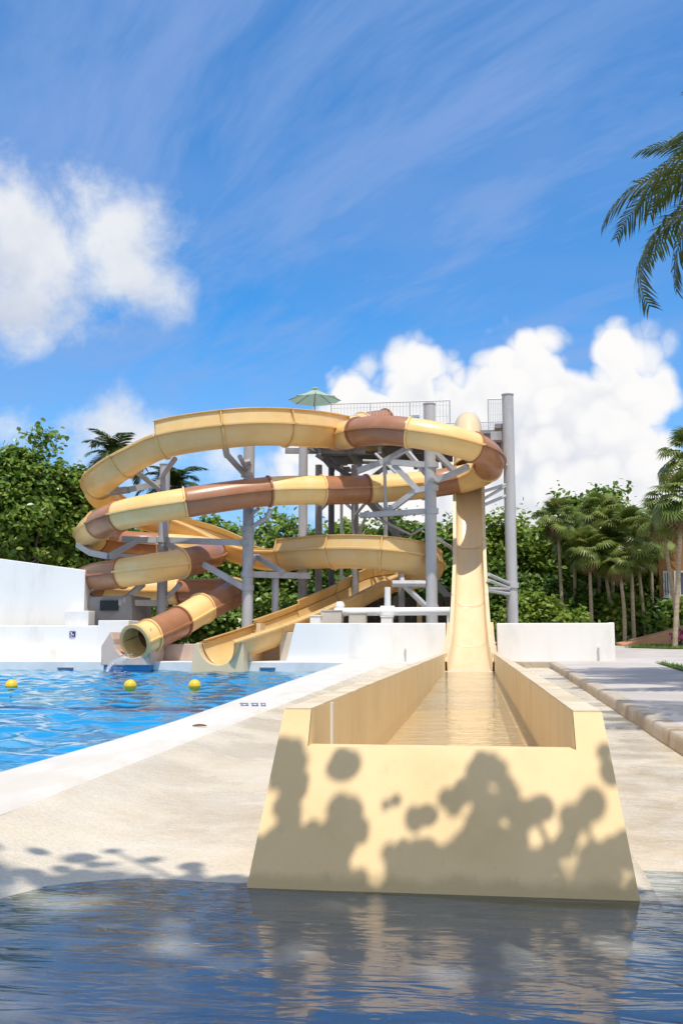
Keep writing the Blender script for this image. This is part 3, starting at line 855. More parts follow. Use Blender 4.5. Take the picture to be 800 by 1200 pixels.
for px_, yy, nm in ((701, 29.1, 'wall'), (475, 29.35, 'wall')):
    a = at(px_, 774, yy)
    r_ = thing('stub_pipe', 'thin grey pipe stub against the low white wall ' + ('near its end by the walk' if px_ > 600 else 'beside the channel'), 'pipe', (a.x, yy - 0.05, 0.47))
    base = pave_z(yy) if px_ > 600 else 0.47
    MB().tube([(a.x, yy - 0.05, base - 0.01), (a.x, yy - 0.05, base + 0.36)], 0.022, 8).build('pipe', 'grey_steel', r_)
    MB().tube([(a.x, yy - 0.05, base + 0.36), (a.x, yy - 0.05, base + 0.40)], 0.032, 8).build('pipe_cap', 'white_pipe', r_)
# left: stepped white walls
l1 = at(117, 733, 30.2)
wall('pool_wall', 'long low white wall behind the pool deck carrying a small purple sign', -31, l1.x, 30.2, 30.7, 0.465, l1.z)
l2 = at(62, 760, 29.9)
MB().box(-31, l2.x, 29.75, 30.19, 0.465, l2.z).build('bench_step', 'white_paint', bevel=0.02, label='low white step running along the foot of the white pool wall', cat='step')
t0, t1 = at(-300, 645, 31.3), at(100, 668, 31.3)
MB().prism([(t0.x, 0.3), (t1.x, 0.3), (t1.x, t1.z), (t0.x, t0.z + 0.9)], 31.3, 31.8).build('high_wall', 'white_paint', bevel=0.02, label='tall white wall with a sloping top in front of the leafy trees', cat='wall')
s0, s1 = at(79, 716, 30.9), at(106, 733, 30.9)
MB().box(s0.x, s1.x, 30.72, 31.28, 0.465, s0.z).build('wall_step', 'white_deck', bevel=0.02, label='short plaster step between the tall white wall and the grey block', cat='step')
g0, g1 = at(106, 700, 31.9), at(162, 732, 31.9)
gb = thing('concrete_block', 'unpainted grey concrete footing under the lower tube bend', 'footing', (g0.x, 31.9, 0.3))
MB().prism([(g0.x, 0.3), (g1.x, 0.3), (g1.x - 0.15, g0.z + 0.05), (g0.x, g0.z)], 31.6, 33.6).build('footing_body', 'grey_concrete', gb, bevel=0.03)
MB().box(g0.x + 0.5, g0.x + 1.1, 31.5, 31.62, g0.z - 0.45, g0.z - 0.12).build('recess_shade', 'void_shade', gb)  # solid near-black box: the darkness of a hollow put into its colour
e0, e1 = at(115, 727, 29.9), at(140, 775, 29.9)
wall('end_pier', 'white pier beside the mouth of the tube slide', e0.x, at(150, 760, 29.9).x, 29.92, 30.9, 0.465, e0.z)
for (xa, xb_, ya, yb, zt, lab) in ((300, 331, 30.9, 31.5, 748, 'beige concrete box behind the flume exit, the lower of two'), (328, 346, 30.4, 31.2, 741, 'beige concrete box touching the slanted end of the white wall')):
    a, b = at(xa, zt, ya), at(xb_, zt, ya)
    MB().box(a.x, b.x, ya, yb, 0.465, a.z).build('concrete_box', 'beige_concrete', bevel=0.02, label=lab, cat='box')
# purple sign
sg_ = thing('wall_sign', 'small square purple sign with a white pictogram on the white pool wall', 'sign', at(85, 743, 30.19))
a, b = at(81.7, 739.8, 30.17), at(88.3, 746.4, 30.17)
MB().box(a.x, b.x, 30.175, 30.197, b.z, a.z).build('sign_board', 'sign_purple', sg_)
pc = MB()
sw, shh = b.x - a.x, a.z - b.z
for (u0, v0, u1, v1) in ((0.15, 0.70, 0.45, 0.82), (0.30, 0.45, 0.46, 0.70), (0.40, 0.40, 0.72, 0.50), (0.62, 0.22, 0.74, 0.42), (0.12, 0.12, 0.30, 0.24), (0.36, 0.05, 0.52, 0.20), (0.24, 0.34, 0.36, 0.46)):
    pc.box(a.x + sw * u0, a.x + sw * u1, 30.166, 30.1745, b.z + shh * v0, b.z + shh * v1)
pc.build('pictogram', 'sign_white', sg_)
# skimmer openings
for px_ in (77, 313.5):
    a, b = at(px_ - 8.5, 783, 29.05), at(px_ + 8.5, 788.5, 29.05)
    s_ = thing('skimmer', 'dark teal skimmer opening in the pool edge ' + ('below the white step' if px_ < 200 else 'beside the open flume exit'), 'skimmer', (a.x, 29.05, POOL_Z))
    MB().box(a.x, b.x, 29.035, 29.055, POOL_Z - 0.05, a.z).build('mouth', 'pool_tile_blue', s_)
    MB().box(a.x - 0.02, b.x + 0.02, 29.02, 29.054, a.z, a.z + 0.025).build('lintel', 'grey_concrete', s_)

# ------------------------------------------------------------------ slide tower: posts with their arms
def post(px, ytop, Y, r, label, ybase_z=0.3, m='grey_steel', cap=True, group=None):
    a = at(px, 700, Y)
    zt = at(px, ytop, Y).z
    p = thing('support_post', label, 'post', (a.x, Y, ybase_z), group)
    MB().tube([(a.x, Y, ybase_z), (a.x, Y, zt)], r, 20).build('shaft', m, p, smooth=40)
    if cap: MB().tube([(a.x, Y, zt), (a.x, Y, zt + 0.03)], r + 0.02, 20).build('cap_plate', m, p, smooth=40)
    MB().tube([(a.x, Y, ybase_z), (a.x, Y, ybase_z + 0.04)], r + 0.14, 20).build('base_plate', m, p, smooth=40)
    p['x'] = a.x
    return p
def arm(p, pts, wd=0.16, ht=0.18, m='grey_steel', name='arm'):
    for q0, q1 in zip(pts[:-1], pts[1:]):
        MB().beam(at(*q0), at(*q1), wd, ht).build(name, m, p)
def rod(p, q0, q1, r=0.05, m='grey_steel', name='brace'):
    MB().tube([at(*q0), at(*q1)], r, 8).build(name, m, p, smooth=40)
def collar(p, px, py, Y, r):
    a = at(px, py, Y)
    MB().tube([(a.x, a.y, a.z - 0.09), (a.x, a.y, a.z + 0.09)], r + 0.035, 18).build('collar', 'grey_steel', p, smooth=40)

PL = post(190, 545, 32.6, 0.175, 'grey steel post under the left bends of the flume and tube')
rod(PL, (189, 560, 32.6), (205, 538, 30.9), 0.09)
rod(PL, (189, 575, 32.6), (160, 553, 31.0), 0.09)
arm(PL, [(188, 566, 32.6), (150, 574, 31.6), (118, 578, 32.6)], 0.22, 0.2)
arm(PL, [(188, 633, 32.6), (143, 632, 32.2)], 0.18, 0.2)
arm(PL, [(160, 634, 32.3), (128, 652, 31.6)], 0.15, 0.19)
arm(PL, [(188, 655, 32.6), (128, 652, 31.6), (108, 648, 32.2), (92, 638, 33.2)], 0.18, 0.20)
arm(PL, [(168, 684, 32.2), (144, 705, 31.6)], 0.15, 0.19)
arm(PL, [(188, 707, 32.6), (138, 706, 31.6)], 0.17, 0.20)
arm(PL, [(138, 706, 31.6), (112, 703, 32.4), (98, 694, 33.4)], 0.17, 0.18)
rod(PL, (196, 700, 32.6), (212, 684, 32.2), 0.08)
for y in (566, 633, 655, 707): collar(PL, 190, y, 32.6, 0.175)
PM = post(290, 521, 32.2, 0.185, 'grey steel post rising from beside the open flume exit to the top flume')
rod(PM, (289, 558, 32.2), (266, 533, 31.2), 0.10)
rod(PM, (284, 543, 32.0), (294, 541, 32.0), 0.10)
rod(PM, (266, 534, 31.2), (264, 524, 30.7), 0.11)
rod(PM, (290, 553, 32.2), (281, 535, 31.0), 0.08)
rod(PM, (291, 620, 32.2), (313, 607, 31.8), 0.085)
rod(PM, (313, 607, 31.8), (317, 597, 31.7), 0.085)
rod(PM, (291, 606, 32.2), (303, 596, 31.8), 0.06)
arm(PM, [(288, 636, 32.2), (192, 633, 32.5)], 0.15, 0.20, name='tie_beam')
arm(PM, [(287, 689, 32.1), (196, 637, 32.4)], 0.14, 0.20, name='tie_beam')
arm(PM, [(292, 673, 32.2), (363, 675, 33.6)], 0.16, 0.20, name='tie_beam')
arm(PM, [(300, 652, 33.3), (332, 671, 32.8)], 0.15, 0.17)
arm(PM, [(292, 664, 32.2), (300, 652, 33.3)], 0.12, 0.14)
for y in (556, 620, 636, 673, 689): collar(PM, 290, y, 32.2, 0.185)
PR = post(505.5, 474, 32.6, 0.192, 'grey steel post standing behind the yellow and brown top tube')
arm(PR, [(503, 545, 32.6), (449, 541, 32.8), (419, 552, 32.8)], 0.16, 0.19)
arm(PR, [(449, 541, 32.8), (478, 525, 31.9)], 0.13, 0.16)
arm(PR, [(461, 545, 32.8), (489, 574, 32.7), (452, 601, 33.2)], 0.15, 0.18)
arm(PR, [(503, 599, 32.6), (422, 604, 33.2)], 0.16, 0.18)
arm(PR, [(503, 572, 32.6), (486, 575, 32.7)], 0.16, 0.18)
arm(PR, [(503, 560, 32.6), (474, 526, 33.6)], 0.12, 0.15)
arm(PR, [(509, 530, 32.6), (531, 551, 33.2)], 0.15, 0.17)
arm(PR, [(509, 564, 32.6), (536, 553, 32.3), (548, 547, 32.0)], 0.15, 0.18)
rod(PR, (427, 600, 33.4), (482, 627, 33.2), 0.045)
rod(PR, (482, 627, 33.2), (503, 614, 32.6), 0.045)
rod(PR, (500, 712, 32.6), (474, 686, 32.4), 0.10)
rod(PR, (498, 684, 32.5), (459, 684, 32.2), 0.11)
rod(PR, (471, 684, 32.3), (471, 676, 32.6), 0.09)
rod(PR, (511, 630, 32.6), (540, 650, 34.5), 0.06)
for y in (545, 572, 599, 712, 562): collar(PR, 505.5, y, 32.6, 0.192)
for q0, q1 in (((416, 560, 35.4), (450, 601, 33.4)), ((416, 604, 35.4), (452, 560, 33.4)), ((430, 600, 34.6), (416, 640, 35.5)), ((450, 541, 32.8), (452, 601, 33.2)), ((373, 560, 36.2), (416, 600, 35.6)), ((416, 560, 35.6), (373, 600, 36.2)), ((440, 532, 35.6), (470, 560, 34.2)), ((425, 540, 35.4), (455, 541, 35.4))):
    rod(PR, q0, q1, 0.055)
PE = post(599.5, 463, 34.4, 0.195, 'tallest grey steel post at the corner of the platform beside the speed slide')
for (y0, y1) in ((576, 567), (592, 580), (585, 568)): rod(PE, (566, y0, 33.6), (595, y1, 34.4), 0.055)
for (y0, y1) in ((673, 684), (690, 690), (680, 690), (692, 696)): rod(PE, (572, y0, 31.6), (597, y1, 34.4), 0.06)
rod(PE, (596, 545, 34.4), (570, 545, 33.2), 0.06)
for y in (686,): collar(PE, 599.5, y, 34.4, 0.195)
for k, (px_, yt, Y, r, m_, lab) in enumerate([
    (354.5, 520, 35.4, 0.165, 'grey_steel', 'slim grey post left of the platform, under the end of the top flume'),
    (373, 545, 36.2, 0.13, 'deck_steel', 'dark steel post under the left edge of the platform'),
    (388, 545, 37.6, 0.12, 'dark_steel', 'bluish dark post deep under the platform, next to a slim white one'),
    (400, 545, 38.2, 0.06, 'white_pipe', 'slim white pipe post under the platform next to a dark one'),
    (416, 545, 35.6, 0.135, 'deck_steel', 'dark grey post under the platform behind the brown tube'),
    (452, 545, 38.0, 0.08, 'white_pipe', 'slim white post under the platform seen through the braces'),
    (322.5, 673, 33.0, 0.12, 'grey_steel', 'short grey post carrying a tie beam beside the exit flume'),
    (355, 675, 34.2, 0.14, 'deck_steel', 'short dark post carrying the lower flume'),
    (470, 640, 34.4, 0.11, 'deck_steel', 'short dark post inside the bend of the lower flume')]):
    post(px_, yt, Y, r, lab, m=m_, cap=False)

# ------------------------------------------------------------------ platform with railing
DZ = 8.62
xl, xr = at(366, 510, 36).x, at(598, 510, 36).x
pf_ = thing('platform', 'high grey launch platform on steel joists behind the slides', 'platform', ((xl + xr) / 2, 37.5, DZ))
MB().box(xl, xr, 35.6, 39.6, DZ - 0.14, DZ).build('deck_slab', 'deck_steel', pf_, bevel=0.01)
for y in (35.75, 37.5, 39.4):
    MB().beam((xl + 0.1, y, DZ - 0.30), (xr - 0.1, y, DZ - 0.30), 0.16, 0.30).build('joist', 'deck_steel', pf_)
for k in range(7):
    x = xl + 0.3 + (xr - xl - 0.6) * k / 6
    MB().beam((x, 35.75, DZ - 0.60), (x, 39.4, DZ - 0.60), 0.14, 0.28).build('cross_joist', 'deck_steel', pf_)
MB().beam((xl + 0.2, 35.7, DZ - 0.75), (xl + 1.9, 35.7, DZ - 1.9), 0.12, 0.14).build('knee_brace', 'dark_steel', pf_)
MB().beam((xl + 3.4, 35.7, DZ - 0.75), (xl + 1.9, 35.7, DZ - 1.9), 0.12, 0.14).build('knee_brace', 'dark_steel', pf_)
MB().box(xr - 0.6, xr + 0.05, 34.5, 35.6, DZ - 0.18, DZ - 0.02).build('landing', 'deck_steel', pf_)
MB().beam((xr - 0.75, 34.55, DZ - 0.45), (xr + 0.05, 34.55, DZ - 0.45), 0.14, 0.30).build('joist', 'grey_steel', pf_)
MB().beam((xl - 1.0, 35.9, DZ - 0.52), (xl + 2.0, 35.9, DZ - 0.62), 0.14, 0.2).build('outrigger', 'deck_steel', pf_)
MB().beam((xl - 0.6, 35.0, DZ - 0.2), (xl + 0.2, 35.9, DZ - 0.6), 0.12, 0.16).build('outrigger', 'deck_steel', pf_)
# stair flight hanging behind the platform
st = thing('stair', 'steel stair flight climbing to the platform from behind', 'stair', (xl + 1.0, 41, 0.3))
for k in range(30):
    z = 0.5 + (DZ - 0.5) * k / 30
    y = 39.7 + 0.0 * k
    x = xl + 0.2 + 6.4 * (1 - k / 30)
    MB().box(x, x + 0.30, 39.7, 40.8, z, z + 0.045).build('tread', 'deck_steel', st)
for yy in (39.68, 40.82):
    MB().beam((xl + 6.8, yy, 0.4), (xl + 0.2, yy, DZ - 0.1), 0.06, 0.26).build('stringer', 'deck_steel', st)
def railing(a, b, label, zt=1.15):
    a, b = Vector(a), Vector(b)
    r = thing('railing', label, 'railing', a)
    L = (b - a).length
    nb = max(1, round(L / 1.25))
    for k in range(nb + 1):
        p = a.lerp(b, k / nb)
        MB().tube([p, p + Vector((0, 0, zt))], 0.024, 8).build('rail_post', 'rail_metal', r)
    for h, rr in ((zt, 0.022), (zt * 0.86, 0.009), (0.12, 0.016), (zt * 0.5, 0.009)):
        MB().tube([a + Vector((0, 0, h)), b + Vector((0, 0, h))], rr, 6).build('rail', 'rail_metal', r)
    for k in range(nb):
        mb = MB()
        p0_, p1_ = a.lerp(b, k / nb), a.lerp(b, (k + 1) / nb)
        for q in range(1, 12):
            p = p0_.lerp(p1_, q / 12)
            mb.tube([p + Vector((0, 0, 0.12)), p + Vector((0, 0, zt))], 0.008, 5, False)
        mb.build('wire_panel', 'rail_metal', r, kind='stuff')
    return r
railing((xl + 0.75, 35.7, DZ), (at(527, 500, 35.7).x, 35.7, DZ), 'thin wire railing along the platform front above the top tube')
railing((at(572, 500, 35.7).x, 35.7, DZ), (xr - 0.05, 35.7, DZ), 'short thin wire railing between the slide hood and the tallest post')
railing((xl + 0.1, 39.5, DZ), (xr - 0.05, 39.5, DZ), 'thin wire railing along the back of the platform')
railing((xr - 0.06, 35.8, DZ), (xr - 0.06, 39.4, DZ), 'thin wire railing at the platform side by the tallest post')
bs_ = thing('notice_board', 'small blue and white notice board on the platform beside the post top', 'sign', at(484, 500, 36.6))
a, b = at(479, 487, 36.6), at(491, 497, 36.6)
MB().box(a.x, b.x, 36.58, 36.62, b.z, a.z).build('board', 'blue_plastic', bs_)
MB().box(a.x - 0.10, a.x + 0.12, 36.56, 36.578, b.z + 0.02, a.z - 0.06).build('white_panel', 'sign_white', bs_)
MB().tube([(a.x + 0.2, 36.64, DZ), (a.x + 0.2, 36.64, a.z)], 0.02, 8).build('stand', 'rail_metal', bs_)
# parasol
tp = at(369, 454, 37.6)
um = thing('parasol', 'pale green canvas parasol open on the platform', 'parasol', (tp.x, tp.y, DZ))
MB().tube([(tp.x, tp.y, DZ), (tp.x, tp.y, tp.z)], 0.025, 10).build('pole', 'rail_metal', um)
MB().tube([(tp.x, tp.y, DZ), (tp.x, tp.y, DZ + 0.12)], [0.28, 0.22], 16).build('base', 'grey_concrete', um)
zr = tp.z - 0.50
rad = 1.02
cn = MB()
for k in range(8):
    a0_, a1_ = 2 * math.pi * k / 8 + 0.2, 2 * math.pi * (k + 1) / 8 + 0.2
    rows = []
    for t in np.linspace(0.13, 1, 6):
        sag = -0.05 * math.sin(math.pi * t)
        rows.append([(tp.x + rad * t * math.cos(a_), tp.y + rad * t * math.sin(a_), tp.z - 0.06 + (zr - tp.z + 0.06) * t + sag * (1 if 0 < q_ < 4 else 0.5)) for q_, a_ in enumerate(np.linspace(a0_, a1_, 5))])
        rows[-1] = [tuple(np.array(rows[-1][0]) * (1 - q / 4) + np.array(rows[-1][4]) * (q / 4) - np.array([0, 0, 0.02 * math.sin(math.pi * q / 4) * t])) for q in range(5)]
    cn.grid(np.array(rows))
cn.build('canopy', 'green_canvas', um)
vn = MB()
for k in range(8):
    a0_, a1_ = 2 * math.pi * k / 8 + 0.2, 2 * math.pi * (k + 1) / 8 + 0.2
    vn.add([(tp.x, tp.y, tp.z + 0.02), (tp.x + 0.2 * math.cos(a0_), tp.y + 0.2 * math.sin(a0_), tp.z - 0.06), (tp.x + 0.2 * math.cos(a1_), tp.y + 0.2 * math.sin(a1_), tp.z - 0.06)], [(0, 1, 2)])
vn.build('vent_cap', 'green_canvas', um)
for k in range(8):
    a_ = 2 * math.pi * k / 8 + 0.2
    MB().tube([(tp.x, tp.y, tp.z - 0.10), (tp.x + rad * math.cos(a_), tp.y + rad * math.sin(a_), zr - 0.02)], 0.012, 5).build('rib', 'dark_steel', um)

# ------------------------------------------------------------------ pump yard under the slides
a, b = at(392, 717, 31.4), at(548, 716, 31.4)
pp = thing('white_pipe', 'thick white plastic pipe running level behind the low white wall', 'pipe', (a.x, 31.4, 0.3))
MB().tube([a, b], 0.13, 14).build('main_run', 'white_pipe', pp, smooth=40)
c_ = at(454, 716, 31.4)
MB().tube([c_, c_ + Vector((0, 0, 0.75))], 0.10, 12).build('riser', 'white_pipe', pp, smooth=40)
MB().tube([c_ - Vector((0.22, 0, 0)), c_ + Vector((0.22, 0, 0))], 0.165, 14).build('tee', 'white_pipe', pp, smooth=40)
for x in (a.x + 0.5, b.x - 0.6):
    MB().tube([(x, 31.4, 0.28), (x, 31.4, a.z)], 0.06, 8).build('leg', 'white_pipe', pp)
for (xa, xb_, yt, Y, m_, lab) in ((363, 375, 722, 30.9, 'white_paint', 'small white cabinet peeping over the low wall, furthest from the channel'), (376, 400, 716, 31.2, 'beige_concrete', 'beige block peeping over the low white wall'),
                                  (409, 428, 719, 30.9, 'beige_concrete', 'brownish block under the white pipe'), (446, 459, 723, 30.8, 'white_paint', 'small white cabinet under the white pipe riser')):
    a, b = at(xa, yt, Y), at(xb_, yt, Y)
    cb = thing('cabinet', lab, 'cabinet', (a.x, Y, 0.3))
    MB().box(a.x, b.x, Y, Y + 0.5, 0.28, a.z).build('cabinet_body', m_, cb, bevel=0.015)
    MB().box(a.x - 0.02, b.x + 0.02, Y - 0.02, Y + 0.52, a.z, a.z + 0.04).build('lid', m_, cb)
for (px_, Y) in ((330, 30.9), (398, 31.8)):
    a = at(px_, 705 if px_ > 350 else 735, Y)
    pmp = thing('valve', 'white valve standing by the pipe ' + ('behind the low wall' if px_ > 350 else 'beside the exit flume'), 'valve', (a.x, Y, 0.3))
    MB().tube([(a.x, Y, 0.28), (a.x, Y, a.z - 0.2)], 0.08, 10).build('stem', 'white_pipe', pmp, smooth=40)
    MB().tube([(a.x, Y, a.z - 0.2), (a.x, Y, a.z - 0.12), (a.x, Y, a.z)], [0.16, 0.17, 0.10], 12).build('bonnet', 'white_pipe', pmp, smooth=40)
a = at(491, 715, 33)
MB().box(a.x - 0.08, a.x + 0.08, 33, 33.12, 0.3, at(491, 700, 33).z).build('timber_stake', 'deck_timber', label='upright timber plank in the shade beneath the lower flume', cat='plank')

sc_ = thing('slatted_screen', 'dark brown slatted screen carried wide to darken the yard behind the white pipe', 'screen', (at(440, 700, 36.3).x, 36.3, 0.3))
sx0, sx1 = at(352, 700, 36.3).x, at(552, 700, 36.3).x
mat('dark_timber', (0.055, 0.042, 0.035), (0.035, 0.028, 0.024), 3, 0.8, stretch=(1, 1, 0.2))  # real slats run across the whole gap, near-black standing for its deep shade
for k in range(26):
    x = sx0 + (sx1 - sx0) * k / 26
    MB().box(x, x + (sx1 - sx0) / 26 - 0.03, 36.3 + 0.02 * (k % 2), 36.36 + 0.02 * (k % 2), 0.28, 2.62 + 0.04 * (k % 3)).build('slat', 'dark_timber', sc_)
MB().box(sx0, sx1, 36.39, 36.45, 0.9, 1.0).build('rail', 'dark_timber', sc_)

# ------------------------------------------------------------------ buoys, marking, fallen leaf
for px_, lab in ((13.5, 'yellow ball float off the white step'), (152.5, 'yellow ball float below the mouth of the tube slide'), (228, 'yellow ball float off the open flume exit')):
    d = pdir(px_, 808)
    t = (POOL_Z - EYE) / d.z
    p = Vector((0, 0, EYE)) + d * t
    bo = thing('ball_float', lab, 'float', (p.x, p.y, POOL_Z), 'yellow ball floats on the pool')
    r = 0.115
    rows = [[(p.x + r * math.sin(th_) * math.cos(ph), p.y + r * math.sin(th_) * math.sin(ph), POOL_Z + 0.07 + r * math.cos(th_)) for ph in np.linspace(0, 2 * math.pi, 25)] for th_ in np.linspace(0.001, math.pi - 0.001, 14)]
    MB().grid(np.array(rows)).build('ball', 'buoy_yellow', bo, smooth=True)
    rows = [[(p.x + (r + e_) * math.cos(ph), p.y + (r + e_) * math.sin(ph), POOL_Z + 0.07 + dz) for ph in np.linspace(0, 2 * math.pi, 25)] for e_, dz in ((-0.004, -0.008), (0.005, -0.008), (0.005, 0.008), (-0.004, 0.008))]
    MB().grid(np.array(rows)).build('seam', 'buoy_yellow', bo, smooth=40)
    MB().tube([(p.x, p.y, POOL_Z - 0.02), (p.x, p.y, POOL_Z - 0.25)], 0.012, 6).build('tether', 'rope', bo)
def on_plane(px, py, z):
    d = pdir(px, py)
    t = (z - EYE) / d.z
    return Vector((0, 0, EYE)) + d * t
mk = thing('depth_marking', 'worn dark blue painted depth marking on the white pool coping', 'marking', on_plane(297, 826, 0.33))
for (x0, x1) in ((281, 292), (294, 303.5), (305, 312)):
    m_ = MB()
    for (f0, f1, y0, y1) in ((0.0, 0.9, 823.6, 824.3), (0.1, 0.35, 824.0, 827.0), (0.3, 0.95, 826.2, 826.9), (0.65, 0.9, 824.2, 826.4)):
        zc = lambda p_: cope_z(p_.y) + 0.0125
        q = []
        for fx, yy in ((f0, y1), (f1, y1), (f1, y0), (f0, y0)):
            p_ = on_plane(x0 + (x1 - x0) * fx, yy, 0.31)
            for _ in range(4): p_ = on_plane(x0 + (x1 - x0) * fx, yy, zc(p_))
            q.append(p_)
        m_.add(q, [(0, 1, 2, 3)])
    m_.build('figure', 'marking_blue', mk)
p = on_plane(234, 850.5, 0.262)
fl = MB()
ring = [(0.075 * math.cos(t), 0.03 * math.sin(t) * (1 - 0.3 * math.cos(t)), 0.012 + 0.02 * abs(math.sin(t))) for t in np.linspace(0, 2 * math.pi, 13)[:-1]]
fl.add([(p.x, p.y, cope_z(p.y) + 0.013)] + [(p.x + x, p.y + y, cope_z(p.y) + z) for x, y, z in ring], [(0, 1 + k, 1 + (k + 1) % 12) for k in range(12)])
fl.build('fallen_leaf', 'fallen_leaf', label='small dry brown leaf lying on the white pool coping', cat='leaf')

# ------------------------------------------------------------------ building, ramp wall and lawns on the right
bd = thing('building', 'orange stucco building with white framed windows behind the palms', 'building', at(774, 745, 43))
bx0, bz0 = at(774, 740, 43).x, 0.7
hole_m = MB()
wins = [(776.5, 784.5, 671, 699), (789.5, 803, 667, 699), (812, 826, 665, 699)]
ztop = 6.1
xs_ = [bx0]
cols_ = []
zw0, zw1 = at(790, 699, 43).z, at(790, 669, 43).z
for k, wn in enumerate(wins):
    wx0, wx1 = at(wn[0], 690, 43).x, at(wn[1], 690, 43).x
    hole_m.box(xs_[-1], wx0, 43, 43.3, bz0, ztop)
    hole_m.box(wx0, wx1, 43, 43.3, bz0, zw0)
    hole_m.box(wx0, wx1, 43, 43.3, zw1, ztop)
    xs_.append(wx1)
    wd_ = MB()
    fr = 0.07
    wd_.box(wx0, wx0 + fr, 42.97, 43.1, zw0, zw1).box(wx1 - fr, wx1, 42.97, 43.1, zw0, zw1).box(wx0 + fr, wx1 - fr, 42.97, 43.1, zw0, zw0 + fr).box(wx0 + fr, wx1 - fr, 42.97, 43.1, zw1 - fr, zw1)
    wd_.box((wx0 + wx1) / 2 - 0.025, (wx0 + wx1) / 2 + 0.025, 42.98, 43.08, zw0 + fr, zw1 - fr)
    wo_ = wd_.build('window', 'window_white', bd)
    for h_i in range(2):
        xa = wx0 + fr if h_i == 0 else (wx0 + wx1) / 2 + 0.025
        xb2 = (wx0 + wx1) / 2 - 0.025 if h_i == 0 else wx1 - fr
        MB().box(xa, xb2, 43.03, 43.05, zw0 + fr, zw1 - fr).build('pane', 'window_glass', wo_)
    MB().box(wx0 - 0.05, wx1 + 0.05, 42.9, 42.968, zw0 - 0.06, zw0).build('sill', 'window_white', wo_)
hole_m.box(xs_[-1], bx0 + 9, 43, 43.3, bz0, ztop)
hole_m.box(bx0, bx0 + 0.3, 43.3, 50, bz0, ztop)
hole_m.build('wall', 'orange_stucco', bd)
MB().box(bx0 - 0.25, bx0 + 9.2, 42.7, 50.2, ztop, ztop + 0.35).build('roof', 'orange_stucco', bd, bevel=0.03)
r0, r1 = at(722, 760, 39.5), at(806, 735, 39.5)
rmp = MB()
rx0, rx1 = at(728, 757, 39.2).x, at(812, 740, 39.2).x
zz0, zz1 = pave_z(39.2), at(812, 732, 39.2).z
rmp.add([(rx0, 39.2, zz0 - 0.2), (rx1, 38.4, zz0 - 0.2), (rx1, 38.4, zz1), (rx0, 39.2, zz0 + 0.05), (rx0 - 0.1, 39.9, zz0 - 0.2), (rx1, 39.3, zz0 - 0.2), (rx1, 39.3, zz1 + 0.05), (rx0 - 0.1, 39.9, zz0 + 0.12)],
        [(0, 1, 2, 3), (7, 6, 5, 4), (3, 2, 6, 7), (0, 3, 7, 4), (1, 5, 6, 2)])
rmp.build('ramp_wall', 'terracotta', bevel=0.03, label='terracotta ramp wall rising beside the lawn to the orange building', cat='wall')

def lawn(name, poly, n, label_kind='structure'):
    poly = [Vector((x, y, 0)) for x, y in poly]
    zf = lambda x, y: pave_z(y) + 0.03
    MB().add([(p.x, p.y, zf(p.x, p.y)) for p in poly], [tuple(range(len(poly)))]).build(name, 'grass', kind='structure')
    xs_ = [p.x for p in poly]; ys_ = [p.y for p in poly]
    def inside(x, y):
        c = False
        for i in range(len(poly)):
            a, b = poly[i], poly[i - 1]
            if (a.y > y) != (b.y > y) and x < (b.x - a.x) * (y - a.y) / (b.y - a.y) + a.x: c = not c
        return c
    vs, fs = [], []
    while len(fs) < n:
        x, y = random.uniform(min(xs_), max(xs_)), random.uniform(min(ys_), max(ys_))
        if not inside(x, y): continue
        a = random.uniform(0, 6.28)
        h = random.uniform(0.05, 0.13)
        z = zf(x, y) - 0.02
        lx, ly = random.gauss(0, 0.04), random.gauss(0, 0.04)
        o = len(vs)
        vs += [(x - 0.012 * math.cos(a), y - 0.012 * math.sin(a), z), (x + 0.012 * math.cos(a), y + 0.012 * math.sin(a), z), (x + lx, y + ly, z + h)]
        fs.append((o, o + 1, o + 2))
    obj('grass_blades', raw_mesh('grass_blades', vs, fs), 'grass', kind='stuff', label='short green grass blades of the lawn ' + ('beside the paved walk' if poly[0].y < 30 else 'at the foot of the ramp wall'), cat='grass')
n0 = on_plane(766, 779, 0.42); n1 = on_plane(840, 800, 0.33)
lawn('lawn', [(n0.x, n0.y), (4.02, 17.4), (9, 13.5), (14, 16), (14, 27.5), (6.6, 26.8), (5.0, 25.2)], 16000)
f0 = at(742, 756, 36.5)
lawn('lawn', [(f0.x - 0.3, 36.8), (f0.x + 1.2, 35.8), (14, 35.0), (14, 38.3), (f0.x + 1.0, 38.3)], 9000)

# ------------------------------------------------------------------ vegetation
def rot_basis(nrm, ang):
    nrm = nrm / np.linalg.norm(nrm, axis=1)[:, None]
    ref = np.where(np.abs(nrm[:, 2:3]) < 0.9, np.array([[0, 0, 1.0]]), np.array([[1.0, 0, 0]]))
    u = np.cross(nrm, ref); u /= np.linalg.norm(u, axis=1)[:, None]
    v = np.cross(nrm, u)
    c, s = np.cos(ang)[:, None], np.sin(ang)[:, None]
    return u * c + v * s, -u * s + v * c, nrm

def np_mesh(name, V, nper):
    """V: n x nper x 3 polygons"""
    n = V.shape[0]
    me = bpy.data.meshes.new(name)
    me.vertices.add(n * nper)
    me.vertices.foreach_set('co', V.astype(np.float32).ravel())
    me.loops.add(n * nper)
    me.loops.foreach_set('vertex_index', np.arange(n * nper, dtype=np.int32))
    me.polygons.add(n)
    me.polygons.foreach_set('loop_start', np.arange(0, n * nper, nper, dtype=np.int32))
    me.polygons.foreach_set('loop_total', np.full(n, nper, dtype=np.int32))
    me.update(calc_edges=True)
    return me

